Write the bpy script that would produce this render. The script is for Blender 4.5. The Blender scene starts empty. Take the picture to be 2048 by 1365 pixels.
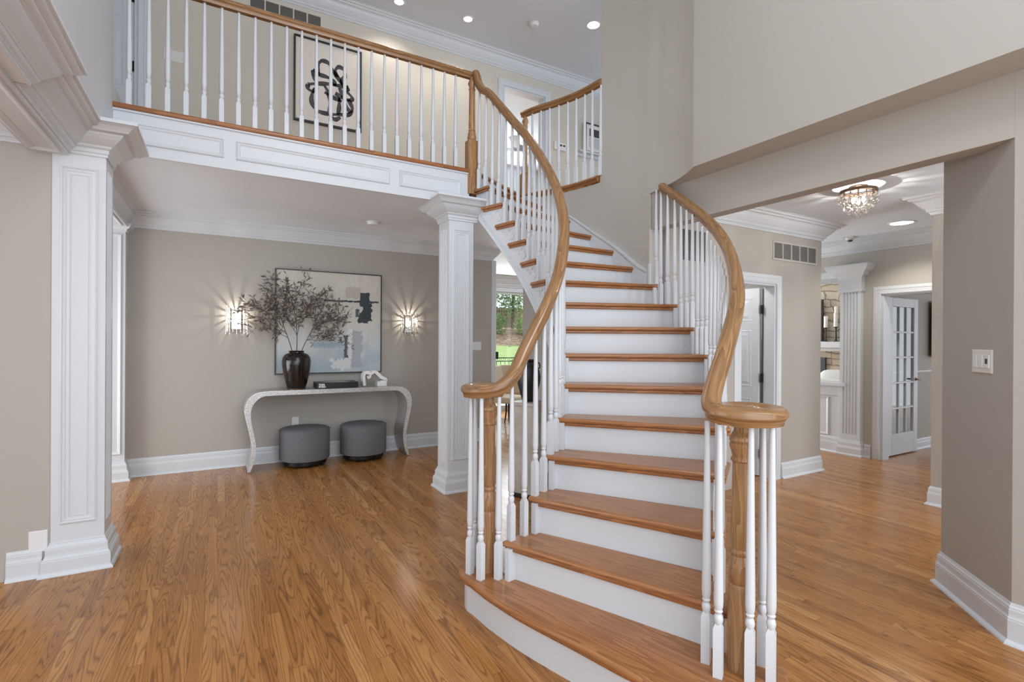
import bpy, bmesh, math, random
from mathutils import Vector, Matrix, noise as mnoise
random.seed(7)
S = bpy.context.scene
COL = S.collection
PI = math.pi

# ------------------------------------------------------------------ camera, world, light, exposure
cam_d = bpy.data.cameras.new('camera'); cam = bpy.data.objects.new('camera', cam_d); COL.objects.link(cam)
S.camera = cam
YAW, PITCH, ROLL, FPX = math.radians(29.933), math.radians(-0.0826), math.radians(0.349), 1019.49
cam_d.sensor_fit = 'HORIZONTAL'; cam_d.sensor_width = 36.0; cam_d.lens = FPX / 2048 * 36.0
cam_d.clip_start = 0.05; cam_d.clip_end = 200
_F = Vector((math.sin(YAW)*math.cos(PITCH), math.cos(YAW)*math.cos(PITCH), math.sin(PITCH)))
_R0 = Vector((math.cos(YAW), -math.sin(YAW), 0)); _U0 = _R0.cross(_F)
_R = math.cos(ROLL)*_R0 + math.sin(ROLL)*_U0; _U = -math.sin(ROLL)*_R0 + math.cos(ROLL)*_U0
_m = Matrix((( _R.x, _U.x, -_F.x, 0), (_R.y, _U.y, -_F.y, 0), (_R.z, _U.z, -_F.z, 1.4), (0, 0, 0, 1)))
cam.matrix_world = _m

S.view_settings.view_transform = 'Standard'; S.view_settings.look = 'None'
S.view_settings.gamma = 1.0; S.view_settings.use_curve_mapping = False
S.view_settings.exposure = 0.14
S.cycles.use_denoising = True
S.cycles.max_bounces = 10; S.cycles.diffuse_bounces = 5; S.cycles.glossy_bounces = 4
S.cycles.transmission_bounces = 8; S.cycles.transparent_max_bounces = 16
S.cycles.sample_clamp_indirect = 6.0; S.cycles.caustics_reflective = False; S.cycles.caustics_refractive = False

world = bpy.data.worlds.new('world'); S.world = world; world.use_nodes = True
_bg = world.node_tree.nodes['Background']
_bg.inputs[0].default_value = (0.84, 0.92, 1.0, 1); _bg.inputs[1].default_value = 1.5

def area(name, loc, rot, sx, sy, power, color=(1, 1, 1), spread=PI):
    d = bpy.data.lights.new(name, 'AREA'); d.shape = 'RECTANGLE'; d.size = sx; d.size_y = sy
    d.energy = power; d.color = color; d.spread = spread
    o = bpy.data.objects.new(name, d); COL.objects.link(o); o.location = loc; o.rotation_euler = rot
    return o
def lamp(name, loc, power, color=(1, .9, .78), r=0.03):
    d = bpy.data.lights.new(name, 'POINT'); d.energy = power; d.color = color; d.shadow_soft_size = r
    o = bpy.data.objects.new(name, d); COL.objects.link(o); o.location = loc
    return o
sun_d = bpy.data.lights.new('sun', 'SUN'); sun_d.energy = 4.5; sun_d.angle = 0.01; sun_d.color = (1, .95, .86)
sun = bpy.data.objects.new('sun', sun_d); COL.objects.link(sun)
sun.rotation_euler = (math.radians(-38), math.radians(28), 0)
# daylight through the tall front windows and the entrance behind the camera, and the back of the house; plus added fills for the side rooms
area('front_window_light', (0.8, -2.6, 2.6), (math.radians(90), 0, 0), 5.0, 4.6, 150, (.92, .96, 1))
area('dining_fill_light', (-4.2, 2.4, 1.8), (math.radians(90), 0, math.radians(-90)), 3.0, 2.2, 60, (.92, .96, 1))  # unseen fill added on the dining side, no window there
area('dining_back_fill_light', (-2.6, 5.3, 1.0), (math.radians(100), 0, math.radians(-90)), 1.8, 1.7, 55, (.92, .96, 1))  # added low fill tilted up to brighten the ceiling under the balcony
area('side_hall_fill_light', (4.4, -1.8, 1.1), (math.radians(106), 0, 0), 1.9, 1.9, 85, (.92, .96, 1))  # added fill that lifts the side hall, no window behind it
area('breakfast_window_light', (5.2, 8.6, 1.5), (math.radians(-90), 0, 0), 2.2, 2.2, 80, (.92, .97, 1))
area('family_hall_fill_light', (6.28, 5.9, 1.0), (math.radians(-106), 0, 0), 1.0, 1.8, 45, (.95, .98, 1))  # added fill, out of view, brightens hall ceiling and far wall
area('family_window_light', (9.0, 7.2, 1.7), (math.radians(-90), 0, 0), 3.0, 2.2, 120, (.96, .98, 1))
area('bedroom_window_light', (4.8, 10.2, 4.4), (math.radians(-90), 0, 0), 2.4, 1.8, 110, (.92, .97, 1))
lamp('foyer_fill_light', (1.0, .9, 4.55), 62, (.98, .98, 1), .35)  # soft fill added high in the foyer for the curved wall, no fixture there
lamp('closet_fill_light', (4.3, 3.75, 2.4), 22, (1, .97, .93), .06)  # fill added to brighten the open door leaf, no closet fixture

# ------------------------------------------------------------------ helpers
class MB:
    def __init__(s): s.v = []; s.f = []; s.uv = {}; s.sm = []; s.round = False
    def add(s, vs, fs, smooth=False, uvs=None):
        n = len(s.v); s.v += [tuple(v) for v in vs]
        for i, f in enumerate(fs):
            if uvs: s.uv[len(s.f)] = uvs[i]
            s.f.append(tuple(a + n for a in f)); s.sm.append(smooth)
        return s
    def box(s, x0, x1, y0, y1, z0, z1):
        return s.prism([(x0, y0), (x1, y0), (x1, y1), (x0, y1)], z0, z1)
    def prism(s, pts, z0, z1):
        a = sum(pts[i][0]*pts[(i+1) % len(pts)][1] - pts[(i+1) % len(pts)][0]*pts[i][1] for i in range(len(pts)))
        if a < 0: pts = pts[::-1]
        n = len(pts)
        vs = [(x, y, z0) for x, y in pts] + [(x, y, z1) for x, y in pts]
        fs = [tuple(range(n))[::-1], tuple(range(n, 2*n))] + [(i, (i+1) % n, n+(i+1) % n, n+i) for i in range(n)]
        return s.add(vs, fs)
    def obox(s, c, sx, sy, sz, rot=0, M=None):
        vs = []
        for dz in (-.5, .5):
            for dx, dy in ((-.5, -.5), (.5, -.5), (.5, .5), (-.5, .5)):
                p = Vector((dx*sx, dy*sy, dz*sz))
                p = (M @ p) if M else Matrix.Rotation(rot, 3, 'Z') @ p
                vs.append(tuple(Vector(c) + p))
        return s.add(vs, [(3, 2, 1, 0), (4, 5, 6, 7), (0, 1, 5, 4), (1, 2, 6, 5), (2, 3, 7, 6), (3, 0, 4, 7)])
    def lathe(s, cx, cy, prof, n=20, z=0, smooth=True):
        vs = []; fs = []
        for r, h in prof:
            for i in range(n):
                a = 2*PI*i/n; vs.append((cx + r*math.cos(a), cy + r*math.sin(a), z + h))
        for j in range(len(prof)-1):
            for i in range(n):
                fs.append((j*n+i, j*n+(i+1) % n, (j+1)*n+(i+1) % n, (j+1)*n+i))
        s.add(vs, fs, smooth)
        m = len(vs)
        s.add(vs[:n], [tuple(range(n))[::-1]]); s.add(vs[-n:], [tuple(range(n))])
        return s
    def sweep(s, path, prof, closed=False, side=1, z=0):
        """prof [(out, z)] carried along an XY path, out to the left (side=1) or right (-1); mitred"""
        n = len(path); P = [Vector((p[0], p[1])) for p in path]; offs = []
        for i in range(n):
            def nrm(a, b):
                d = (P[b] - P[a]).normalized(); return Vector((-d.y, d.x))*side
            if closed: n0, n1 = nrm((i-1) % n, i), nrm(i, (i+1) % n)
            else:
                n0 = nrm(i-1, i) if i > 0 else None; n1 = nrm(i, i+1) if i < n-1 else None
                n0 = n0 or n1; n1 = n1 or n0
            m = (n0+n1); m = m / max(1e-6, m.dot(n0)) if m.length > 1e-6 else n0
            offs.append(m)
        k = len(prof); vs = []
        for i in range(n):
            for o, h in prof: q = P[i] + offs[i]*o; vs.append((q.x, q.y, z + h))
        fs = []
        for i in range(n if closed else n-1):
            j = (i+1) % n
            for a in range(k-1):
                q = (i*k+a, j*k+a, j*k+a+1, i*k+a+1)
                fs.append(q if side < 0 else q[::-1])
        s.add(vs, fs)
        if not closed:
            s.add(vs[:k], [tuple(range(k))]); s.add(vs[-k:], [tuple(range(k))[::-1]])
        return s
    def rail(s, pts, prof, closed=False, cap=True, smooth=True, up=Vector((0, 0, 1)), scale=None):
        """prof [(side, up)] closed loop carried along a 3D path, uv along length"""
        P = [Vector(p) for p in pts]; n = len(P); k = len(prof); vs = []; L = [0]
        for i in range(1, n): L.append(L[-1] + (P[i]-P[i-1]).length)
        for i in range(n):
            t = (P[min(i+1, n-1)] - P[max(i-1, 0)]).normalized()
            sd = t.cross(up); sd = sd.normalized() if sd.length > 1e-5 else Vector((1, 0, 0))
            u = sd.cross(t).normalized(); c = scale[i] if scale else 1
            for a, b in prof: vs.append(tuple(P[i] + sd*a*c + u*b*c))
        fs = []; uvs = []
        for i in range(n-1):
            for a in range(k):
                b = (a+1) % k
                fs.append((i*k+a, i*k+b, (i+1)*k+b, (i+1)*k+a))
                uvs.append([(L[i], a/k*.2), (L[i], (a+1)/k*.2), (L[i+1], (a+1)/k*.2), (L[i+1], a/k*.2)])
        s.add(vs, fs, smooth, uvs)
        if cap: s.add(vs[:k], [tuple(range(k))[::-1]]); s.add(vs[-k:], [tuple(range(k))])
        return s
    def tube(s, pts, r, n=8):
        rs = r if isinstance(r, (list, tuple)) else [r]*len(pts)
        prof = [(math.cos(2*PI*i/n), math.sin(2*PI*i/n)) for i in range(n)]
        return s.rail(pts, prof, scale=rs, up=Vector((0.03, 0.02, 1)).normalized())
    def panel(s, o, u, v, w, h, loops, fill=True):
        """rectangular moulded frame on a plane: loops [(inset, height)] from origin o along u, v"""
        o, u, v = Vector(o), Vector(u).normalized(), Vector(v).normalized(); nn = u.cross(v)
        vs = []
        for d, ht in loops:
            for a, b in ((d, d), (w-d, d), (w-d, h-d), (d, h-d)): vs.append(tuple(o + u*a + v*b + nn*ht))
        fs = []
        for j in range(len(loops)-1):
            for i in range(4): fs.append((j*4+i, j*4+(i+1) % 4, (j+1)*4+(i+1) % 4, (j+1)*4+i))
        if fill: m = (len(loops)-1)*4; fs.append((m, m+1, m+2, m+3))
        return s.add(vs, fs)
    def build(s, name, mat, parent=None, local=False, bevel=0, M=None, seg=2):
        me = bpy.data.meshes.new(name)
        vs = s.v
        if M is not None: Mi = M.inverted(); vs = [tuple(Mi @ Vector(v)) for v in vs]
        elif parent is not None and not local:
            wl = Vector(parent.location)
            if parent.parent: wl = wl + Vector(parent.parent.location)
            vs = [(a-wl.x, b-wl.y, c-wl.z) for a, b, c in vs]
        me.from_pydata(vs, [], s.f)
        sm_ = s.round or any(s.sm); me.polygons.foreach_set('use_smooth', [sm_]*len(s.f))
        if s.uv:
            ul = me.uv_layers.new(name='UVMap')
            for fi, uv in s.uv.items():
                for li, c in zip(me.polygons[fi].loop_indices, uv): ul.data[li].uv = c
        me.materials.append(mat)
        bm = bmesh.new(); bm.from_mesh(me); bmesh.ops.recalc_face_normals(bm, faces=bm.faces); bm.to_mesh(me); bm.free()
        if sm_: me.set_sharp_from_angle(angle=math.radians(32))
        o = bpy.data.objects.new(name, me); COL.objects.link(o)
        if parent is not None: o.parent = parent
        if M is not None: o.matrix_local = M
        if bevel:
            md = o.modifiers.new('bevel', 'BEVEL'); md.width = bevel; md.segments = seg; md.limit_method = 'ANGLE'
            md.angle_limit = math.radians(50)
        return o
def tag(o, label=None, cat=None, group=None, kind=None):
    if label: o['label'] = label
    if cat: o['category'] = cat
    if group: o['group'] = group
    if kind: o['kind'] = kind
    return o
def thing(name, label, cat, loc=(0, 0, 0), group=None, rz=0):
    o = bpy.data.objects.new(name, None); COL.objects.link(o); o.empty_display_size = .1
    o.location = loc; o.rotation_euler = (0, 0, rz)
    return tag(o, label, cat, group)
def struct(name, mb, mat, parent=None, bevel=0, label=None):
    o = mb.build(name, mat, parent, bevel=bevel)
    if parent is None: o['kind'] = 'structure'
    if label: o['label'] = label
    return o
def crom(pts, n=8, closed=False):
    P = [Vector(p) for p in pts]; out = []; m = len(P)
    for i in range(m if closed else m-1):
        p0 = P[(i-1) % m] if (closed or i > 0) else P[0]*2 - P[1]
        p1, p2 = P[i], P[(i+1) % m]
        p3 = P[(i+2) % m] if (closed or i < m-2) else P[-1]*2 - P[-2]
        for j in range(n):
            t = j/n
            out.append(.5*((2*p1) + (p2-p0)*t + (2*p0-5*p1+4*p2-p3)*t*t + (3*p1-p0-3*p2+p3)*t**3))
    if not closed: out.append(P[-1])
    return out

# ------------------------------------------------------------------ materials
def mat(name, color=(.8, .8, .8), rough=.5, metal=0, **kw):
    m = bpy.data.materials.new(name); m.use_nodes = True; b = m.node_tree.nodes['Principled BSDF']
    b.inputs['Base Color'].default_value = (*color, 1); b.inputs['Roughness'].default_value = rough
    b.inputs['Metallic'].default_value = metal
    for k, v in kw.items(): b.inputs[k.replace('_', ' ')].default_value = v
    return m
class N:
    """tiny node builder"""
    def __init__(s, m): s.t = m.node_tree; s.b = s.t.nodes['Principled BSDF']
    def n(s, ty, **kw):
        x = s.t.nodes.new(ty)
        for k, v in kw.items():
            if k.startswith('i_'):
                key = k[2:]; x.inputs[int(key) if key.isdigit() else key.replace('_', ' ')].default_value = v
            else: setattr(x, k, v)
        return x
    def l(s, a, b): s.t.links.new(a, b)
    def math(s, op, a, b=None, c=None):
        x = s.t.nodes.new('ShaderNodeMath'); x.operation = op
        for i, q in enumerate((a, b, c)):
            if q is None: continue
            if isinstance(q, (int, float)): x.inputs[i].default_value = q
            else: s.l(q, x.inputs[i])
        return x.outputs[0]
    def ramp(s, fac, stops):
        x = s.t.nodes.new('ShaderNodeValToRGB'); e = x.color_ramp.elements
        while len(e) < len(stops): e.new(.5)
        for q, (p, c) in zip(e, stops): q.position = p; q.color = (*c, 1)
        s.l(fac, x.inputs[0]); return x.outputs[0]
    def mix(s, fac, a, b, mode='MIX'):
        x = s.t.nodes.new('ShaderNodeMix'); x.data_type = 'RGBA'; x.blend_type = mode
        for i, q in ((0, fac), (6, a), (7, b)):
            if isinstance(q, (int, float)): x.inputs[i].default_value = q
            elif isinstance(q, tuple): x.inputs[i].default_value = (*q, 1)
            else: s.l(q, x.inputs[i])
        return x.outputs[2]
    def noise(s, vec, scale, detail=3, rough=.5, dist=0):
        x = s.n('ShaderNodeTexNoise', i_Scale=scale, i_Detail=detail, i_Roughness=rough, i_Distortion=dist)
        if vec is not None: s.l(vec, x.inputs['Vector'])
        return x.outputs['Fac']
    def coord(s, kind='Object'): return s.n('ShaderNodeTexCoord').outputs[kind]
    def mapping(s, vec, scale=(1, 1, 1), loc=(0, 0, 0), rot=(0, 0, 0)):
        x = s.n('ShaderNodeMapping'); x.inputs[1].default_value = loc; x.inputs[2].default_value = rot; x.inputs[3].default_value = scale
        s.l(vec, x.inputs[0]); return x.outputs[0]
    def bump(s, h, strength=.1, dist=.01):
        x = s.n('ShaderNodeBump', i_Strength=strength, i_Distance=dist); s.l(h, x.inputs['Height']); s.l(x.outputs[0], s.b.inputs['Normal'])

def paint(name, color, rough=.55, grain=.03, scale=220):
    m = mat(name, color, rough); k = N(m); c = k.coord()
    f = k.noise(c, 1.3, 2); k.l(k.mix(k.math('MULTIPLY', f, .06), color, tuple(x*.9 for x in color)), k.b.inputs['Base Color'])
    k.bump(k.noise(c, scale, 2), grain, .002)
    return m
M_WALL = paint('taupe_wall_paint', (.42, .392, .355), .6)
M_WALL2 = paint('pale_greige_wall_paint', (.49, .468, .430), .6)
M_TRIM = paint('white_trim_paint', (.63, .66, .695), .35, .02)
M_CEIL = paint('white_ceiling_paint', (.68, .73, .79), .8)
M_GREY = paint('pale_grey_wall_paint', (.60, .61, .63), .6)
M_UPW = paint('upper_hall_cream_paint', (.60, .56, .49), .6)

def floor_mat():
    m = mat('oak_strip_floor', (.4, .2, .08), .3); k = N(m); c = k.coord('Object')
    sep = k.n('ShaderNodeSeparateXYZ'); k.l(c, sep.inputs[0]); x, y = sep.outputs[0], sep.outputs[1]
    W = .0555
    xr = k.math('DIVIDE', x, W); row = k.math('FLOOR', xr); fx = k.math('FRACT', xr)
    wn = k.n('ShaderNodeTexWhiteNoise', noise_dimensions='1D'); k.l(row, wn.inputs['W']); r1 = wn.outputs['Value']
    yy = k.math('ADD', y, k.math('MULTIPLY', r1, 7.3))
    ln = k.math('ADD', .65, k.math('MULTIPLY', k.math('FRACT', k.math('MULTIPLY', r1, 17.7)), .9))
    yr = k.math('DIVIDE', yy, ln); idx = k.math('FLOOR', yr); fy = k.math('FRACT', yr)
    cb = k.n('ShaderNodeCombineXYZ'); k.l(row, cb.inputs[0]); k.l(idx, cb.inputs[1])
    w2 = k.n('ShaderNodeTexWhiteNoise', noise_dimensions='2D'); k.l(cb.outputs[0], w2.inputs['Vector']); rb = w2.outputs['Value']
    base = k.ramp(rb, [(0, (.33, .135, .034)), (.12, (.37, .155, .041)), (.5, (.42, .185, .050)), (.9, (.46, .21, .062)), (1, (.52, .26, .09))])
    gv = k.n('ShaderNodeCombineXYZ'); k.l(k.math('MULTIPLY', x, 11), gv.inputs[0]); k.l(k.math('MULTIPLY', y, .75), gv.inputs[1]); k.l(k.math('MULTIPLY', rb, 60), gv.inputs[2])
    g = k.noise(gv.outputs[0], 1.0, 1.6, .45, .35)
    rings = k.math('FRACT', k.math('MULTIPLY', g, 19)); ring = k.ramp(rings, [(0, (.34, .31, .28)), (.14, (.74, .71, .68)), (.35, (1, 1, 1)), (.8, (1.08, 1.08, 1.08)), (1, (.50, .46, .42))])
    fv = k.n('ShaderNodeCombineXYZ'); k.l(k.math('MULTIPLY', x, 420), fv.inputs[0]); k.l(k.math('MULTIPLY', y, 14), fv.inputs[1]); k.l(rb, fv.inputs[2])
    fib = k.ramp(k.noise(fv.outputs[0], 1, 2), [(.3, (.70, .68, .66)), (.6, (1.08, 1.08, 1.08))])
    col = k.mix(.80, base, ring, 'MULTIPLY'); col = k.mix(.6, col, fib, 'MULTIPLY')
    ex = k.math('LESS_THAN', k.math('MINIMUM', fx, k.math('SUBTRACT', 1, fx)), .012)
    ey = k.math('LESS_THAN', k.math('MINIMUM', fy, k.math('SUBTRACT', 1, fy)), .0012)
    e = k.math('MAXIMUM', ex, ey)
    col = k.mix(k.math('MULTIPLY', e, .6), col, (.09, .035, .012))
    k.l(col, k.b.inputs['Base Color']); k.b.inputs['Specular IOR Level'].default_value = .35
    k.l(k.math('ADD', .16, k.math('MULTIPLY', g, .12)), k.b.inputs['Roughness'])
    k.bump(k.math('SUBTRACT', k.math('MULTIPLY', rings, .15), e), .12, .002)
    return m
M_FLOOR = floor_mat()
def oak(name, lo, hi, axis, kind='Object', rough=.28, ring=6):
    m = mat(name, hi, rough); k = N(m); c = k.coord(kind)
    sc = {'x': (1.4, 16, 16), 'z': (16, 16, 1.4), 'u': (1.6, 22, 1)}[axis]
    v = k.mapping(c, sc); g = k.noise(v, 1, 2, .5, .5)
    r = k.math('FRACT', k.math('MULTIPLY', g, ring))
    f = k.noise(k.mapping(c, tuple(q*14 if q > 2 else q*7 for q in sc)), 1, 2)
    t = k.math('ADD', k.math('MULTIPLY', r, .55), k.math('MULTIPLY', f, .45))
    k.l(k.ramp(t, [(.12, lo), (.5, tuple((a+b)/2 for a, b in zip(lo, hi))), (.8, hi)]), k.b.inputs['Base Color'])
    k.bump(t, .05, .001); return m
M_TREAD = oak('oak_tread', (.24, .092, .032), (.42, .185, .067), 'x')
M_RAIL = oak('oak_handrail', (.18, .088, .034), (.36, .195, .084), 'u', 'UV', .22)
M_NEWEL = oak('oak_newel', (.25, .12, .05), (.44, .25, .115), 'z', rough=.25, ring=9)
M_NOSE = oak('oak_nosing', (.22, .080, .026), (.40, .165, .055), 'x')
M_BLACK = mat('oil_rubbed_bronze', (.018, .014, .013), .4, .6)
M_FRAME = mat('black_frame', (.02, .02, .022), .4)
M_PLATE = mat('almond_plastic', (.74, .72, .67), .4)
M_WPLATE = mat('white_plastic', (.74, .75, .77), .35)
M_DARK = mat('dark_slot', (.05, .05, .05), .6)
M_CHROME = mat('polished_nickel', (.75, .72, .68), .18, 1)
M_BRONZE = mat('antique_bronze', (.20, .13, .09), .35, .9)
def emis(name, c, s):
    m = mat(name, c, .5); b = m.node_tree.nodes['Principled BSDF']
    b.inputs['Emission Color'].default_value = (*c, 1); b.inputs['Emission Strength'].default_value = s; return m
M_LAMP = emis('lit_lens', (1, .96, .9), 9)
M_BULB = emis('lit_bulb', (1, .9, .75), 12)
def clear(name, tint=(1, 1, 1), mixf=.35, rough=.02):
    m = bpy.data.materials.new(name); m.use_nodes = True; t = m.node_tree; t.nodes.clear()
    o = t.nodes.new('ShaderNodeOutputMaterial'); a = t.nodes.new('ShaderNodeBsdfTransparent'); g = t.nodes.new('ShaderNodeBsdfGlossy')
    mx = t.nodes.new('ShaderNodeMixShader'); lw = t.nodes.new('ShaderNodeLayerWeight'); lw.inputs[0].default_value = mixf
    a.inputs[0].default_value = (*tint, 1); g.inputs['Roughness'].default_value = rough
    t.links.new(lw.outputs['Facing'], mx.inputs[0]); t.links.new(a.outputs[0], mx.inputs[1]); t.links.new(g.outputs[0], mx.inputs[2]); t.links.new(mx.outputs[0], o.inputs[0])
    return m
M_CRYSTAL = clear('crystal', (.97, .965, .95), .32)
M_PANE = clear('window_glass', (.96, .98, .98), .12)

# moulding profiles (out from the wall, height)
def crown_prof(z, D=.152, P=.14):
    q = [(0, 0), (.05, 0), (.07, .02), (.07, .09), (.10, .10), (.10, .14), (.17, .17), (.20, .215), (.20, .27), (.235, .275), (.235, .31), (.30, .36), (.37, .44), (.46, .54), (.53, .64), (.56, .70), (.60, .705), (.60, .745), (.70, .765), (.74, .79), (.755, .83), (.755, .86), (.86, .875), (.90, .90), (.915, .945), (.93, .95), (.93, .975), (1, .985), (1, 1.1), (0, 1.1)]
    return [(a*P, z - D + b*D) for a, b in q]
def base_prof(h=.17, o=.022):
    return [(0, 0), (o*1.6, 0), (o*1.5, .008), (o*1.15, .018), (o*.85, .020), (o*.85, h*.58), (o*.8, h*.60), (o*.8, h*.64), (o*.66, h*.67), (o*.6, h*.72), (o*.6, h*.84), (o*.52, h*.86), (o*.52, h*.90), (o*.3, h*.94), (o*.2, h), (0, h)]
COLBASE = [(0, 0), (.050, 0), (.050, .006), (.046, .016), (.040, .022), (.036, .024), (.036, .088), (.033, .091), (.033, .098), (.027, .104), (.023, .112), (.023, .118), (.020, .120), (.020, .152), (.017, .155), (.017, .160), (.012, .165), (.010, .174), (.006, .178), (.006, .186), (0, .190)]
CASING = lambda w: [(0, 0), (0, .018), (w*.12, .022), (w*.2, .016), (w*.55, .013), (w*.62, .017), (w*.8, .014), (w, .010), (w, 0)]
PM = [(0, 0), (0, .010), (.006, .013), (.012, .008), (.020, .006), (.026, .002), (.030, .0005)]
def cased_opening(mb, o, u, w, h, cw):
    """door casing on a wall plane: o bottom-left of the clear opening, u along the wall, normal = u x z"""
    o, u = Vector(o), Vector(u).normalized(); nn = u.cross(Vector((0, 0, 1)))
    pr = CASING(cw); k = len(pr); vs = []
    for q in (0, 1, 2, 3):
        for a, t in pr:
            x = (-a, -a, w+a, w+a)[q]; z = (0, h+a, h+a, 0)[q]
            vs.append(tuple(o + u*x + Vector((0, 0, z)) + nn*t))
    fs = [(q*k+a, q*k+a+1, (q+1)*k+a+1, (q+1)*k+a) for q in range(3) for a in range(k-1)]
    mb.add(vs, fs); mb.add(vs[:k], [tuple(range(k))]); mb.add(vs[-k:], [tuple(range(k))]); return mb
# ------------------------------------------------------------------ the setting
F2, C1, C2 = 3.0, 2.667, 5.44
struct('floor', MB().add([(-6, -3, 0), (13, -3, 0), (13, 9.0, 0), (-6, 9.0, 0)], [(0, 1, 2, 3)]), M_FLOOR)
mb = MB()
mb.prism([(-5, 3.965), (-.62, 3.965), (-.62, 4.385), (2.06, 4.385), (2.93, 4.88), (3.06, 4.58), (3.17, 4.30), (3.26, 3.87), (3.30, 3.87), (3.30, -1.0), (13, -1), (13, 9.0), (-5, 9.0)], C1, C1+.05)
struct('ceiling', mb, M_CEIL)
mb = MB().prism([(-.90, 4.385), (2.06, 4.385), (2.90, 4.82), (3.02, 4.53), (3.12, 4.26), (3.21, 3.87), (6.6, 3.87), (6.6, 10.4), (-3, 10.4), (-3, 4.385)], F2-.06, F2)
struct('floor_upper', mb, M_FLOOR)
struct('ceiling_upper', MB().box(-5, 9, -1.2, 10.6, C2, C2+.05), M_CEIL)
# back wall, both storeys
struct('wall_back', MB().box(-.95, 3.33, 6.36, 6.5, 0, C1), M_WALL)
mb = MB()
mb.box(-.62, 3.50, 6.36, 6.5, F2, C2).box(4.20, 6.6, 6.36, 6.5, F2, C2).box(3.50, 4.20, 6.36, 6.5, 5.03, C2).box(-3, -1.40, 6.36, 6.5, F2, C2).box(-1.40, -.62, 6.36, 6.5, 5.03, C2)
struct('wall_back_upper', mb, M_UPW)
struct('wall_left', MB().box(-1.60, -.84, 3.965, 4.10, 0, C1), M_WALL)
struct('ceiling_left', MB().box(-5, -.96, -1.2, 3.966, C1, C1+.05), M_CEIL)
struct('wall_dining', MB().box(-5, -.95, 6.4, 6.5, 0, C1), M_WALL)
struct('wall_left_far', MB().box(-5.0, -4.9, -1, 9, 0, C1), M_WALL)
mb = MB().box(-.94, -.628, -1.2, 4.36, C1+.01, C2)
struct('wall_left_upper', mb, M_GREY)
struct('wall_left_hall_upper', MB().box(-1.62, -1.5, 4.36, 6.36, F2, C2), M_GREY)
# tall curved wall over the stair and the flush wall above the side hall
inner = [(2.979, -1.2), (2.979, 2.549), (3.04, 2.66), (3.093, 2.778), (3.13, 2.888), (3.16, 3.0), (3.185, 3.1), (3.2, 3.207), (3.222, 3.35), (3.230, 3.5), (3.225, 3.7), (3.205, 3.87)]
sm = [(p.x, p.y) for p in crom([(*p, 0) for p in inner[1:]], 4)]
mb = MB(); mb.round = True
struct('wall_right_upper', mb.prism([inner[0]] + sm + [(3.36, 3.87), (3.36, -1.2)], C1, C2), M_WALL2)
stairwall = [(3.2, 3.207), (3.222, 3.35), (3.230, 3.5), (3.225, 3.7), (3.205, 3.87), (3.165, 4.08), (3.10, 4.32), (3.00, 4.56), (2.90, 4.80)]
swc = [(p.x, p.y) for p in crom([(*p, 0) for p in stairwall], 4)]
def offs(path, d):
    out = []
    for i, p in enumerate(path):
        a, b = Vector(path[max(i-1, 0)]), Vector(path[min(i+1, len(path)-1)]); t = (b-a).normalized()
        out.append((p[0] + t.y*d, p[1] - t.x*d))
    return out
full = swc[:17]
mb = MB(); mb.round = True
struct('wall_stair', mb.prism(full + offs(full, .12)[::-1], 0, C1+.001), M_WALL2)
low = swc[16:]
mb = MB(); mb.round = True
struct('wall_stair_upper_run', mb.prism(low + offs(low, .10)[::-1], 0, F2-.062), M_WALL2)
# header over the opening to the side hall and the angled pier at its right
struct('wall_header_right', MB().box(3.212, 3.33, .8935, 3.19, 2.36, C1), M_WALL)
struct('wall_right', MB().prism([(3.212, -1.2), (3.212, .893), (3.632, 1.313), (3.70, 1.245), (3.33, .85), (3.33, -1.2)], 0, C1), M_WALL)
# side hall: closet wall, far wall, near wall
mb = MB().box(3.34, 4.34, 3.15, 3.27, 0, C1).box(4.90, 5.714, 3.15, 3.27, 0, C1).box(4.34, 4.90, 3.15, 3.27, 1.985, C1).box(5.60, 5.714, 3.27, 4.9, 0, C1)
struct('wall_hall_closet', mb, M_WALL)
struct('wall_closet_inside', MB().box(3.6, 5.6, 4.35, 4.45, 0, C1), M_TRIM)
mb = MB().box(6.84, 6.97, 3.065, 3.50, 0, C1).box(6.84, 6.97, 3.50, 5.6, 0, .845).box(6.84, 6.97, 3.50, 5.6, 2.30, C1).box(6.84, 6.97, 2.30, 3.065, 1.975, C1).box(6.84, 6.97, -1, 2.30, 0, C1).box(6.84, 6.97, 5.6, 9, 0, C1)
struct('wall_hall_far', mb, M_WALL2)
struct('wall_hall_near', MB().box(5.35, 5.47, -1, 2.012, 0, C1), M_WALL)
# study behind the french door
mb = MB().box(6.97, 9.0, 3.16, 3.28, 0, C1)
struct('wall_study', mb, M_WALL)
mb = MB().sweep([(7.0, 3.16), (9.0, 3.16)], base_prof(.13), side=-1)
struct('baseboard_study', mb, M_TRIM)
mb = MB().sweep([(7.0, 3.16), (9.0, 3.16)], [(0, 1.0), (.012, 1.0), (.022, 1.02), (.022, 1.035), (0, 1.04)], side=-1)
struct('trim_1', mb, M_TRIM)
# family room fireplace wall
struct('wall_family', MB().box(9.82, 9.95, 3.28, 9, 0, C1), M_TRIM)
# breakfast room
mb = MB().box(3.33, 4.35, 8.85, 8.97, 0, C1).box(5.44, 7.0, 8.85, 8.97, 0, C1).box(4.35, 5.44, 8.85, 8.97, 2.36, C1)
struct('wall_breakfast', mb, M_WALL)
struct('trim_2', MB().box(3.325, 3.395, 6.352, 6.52, .17, 2.52), M_TRIM, bevel=.004)

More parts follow.
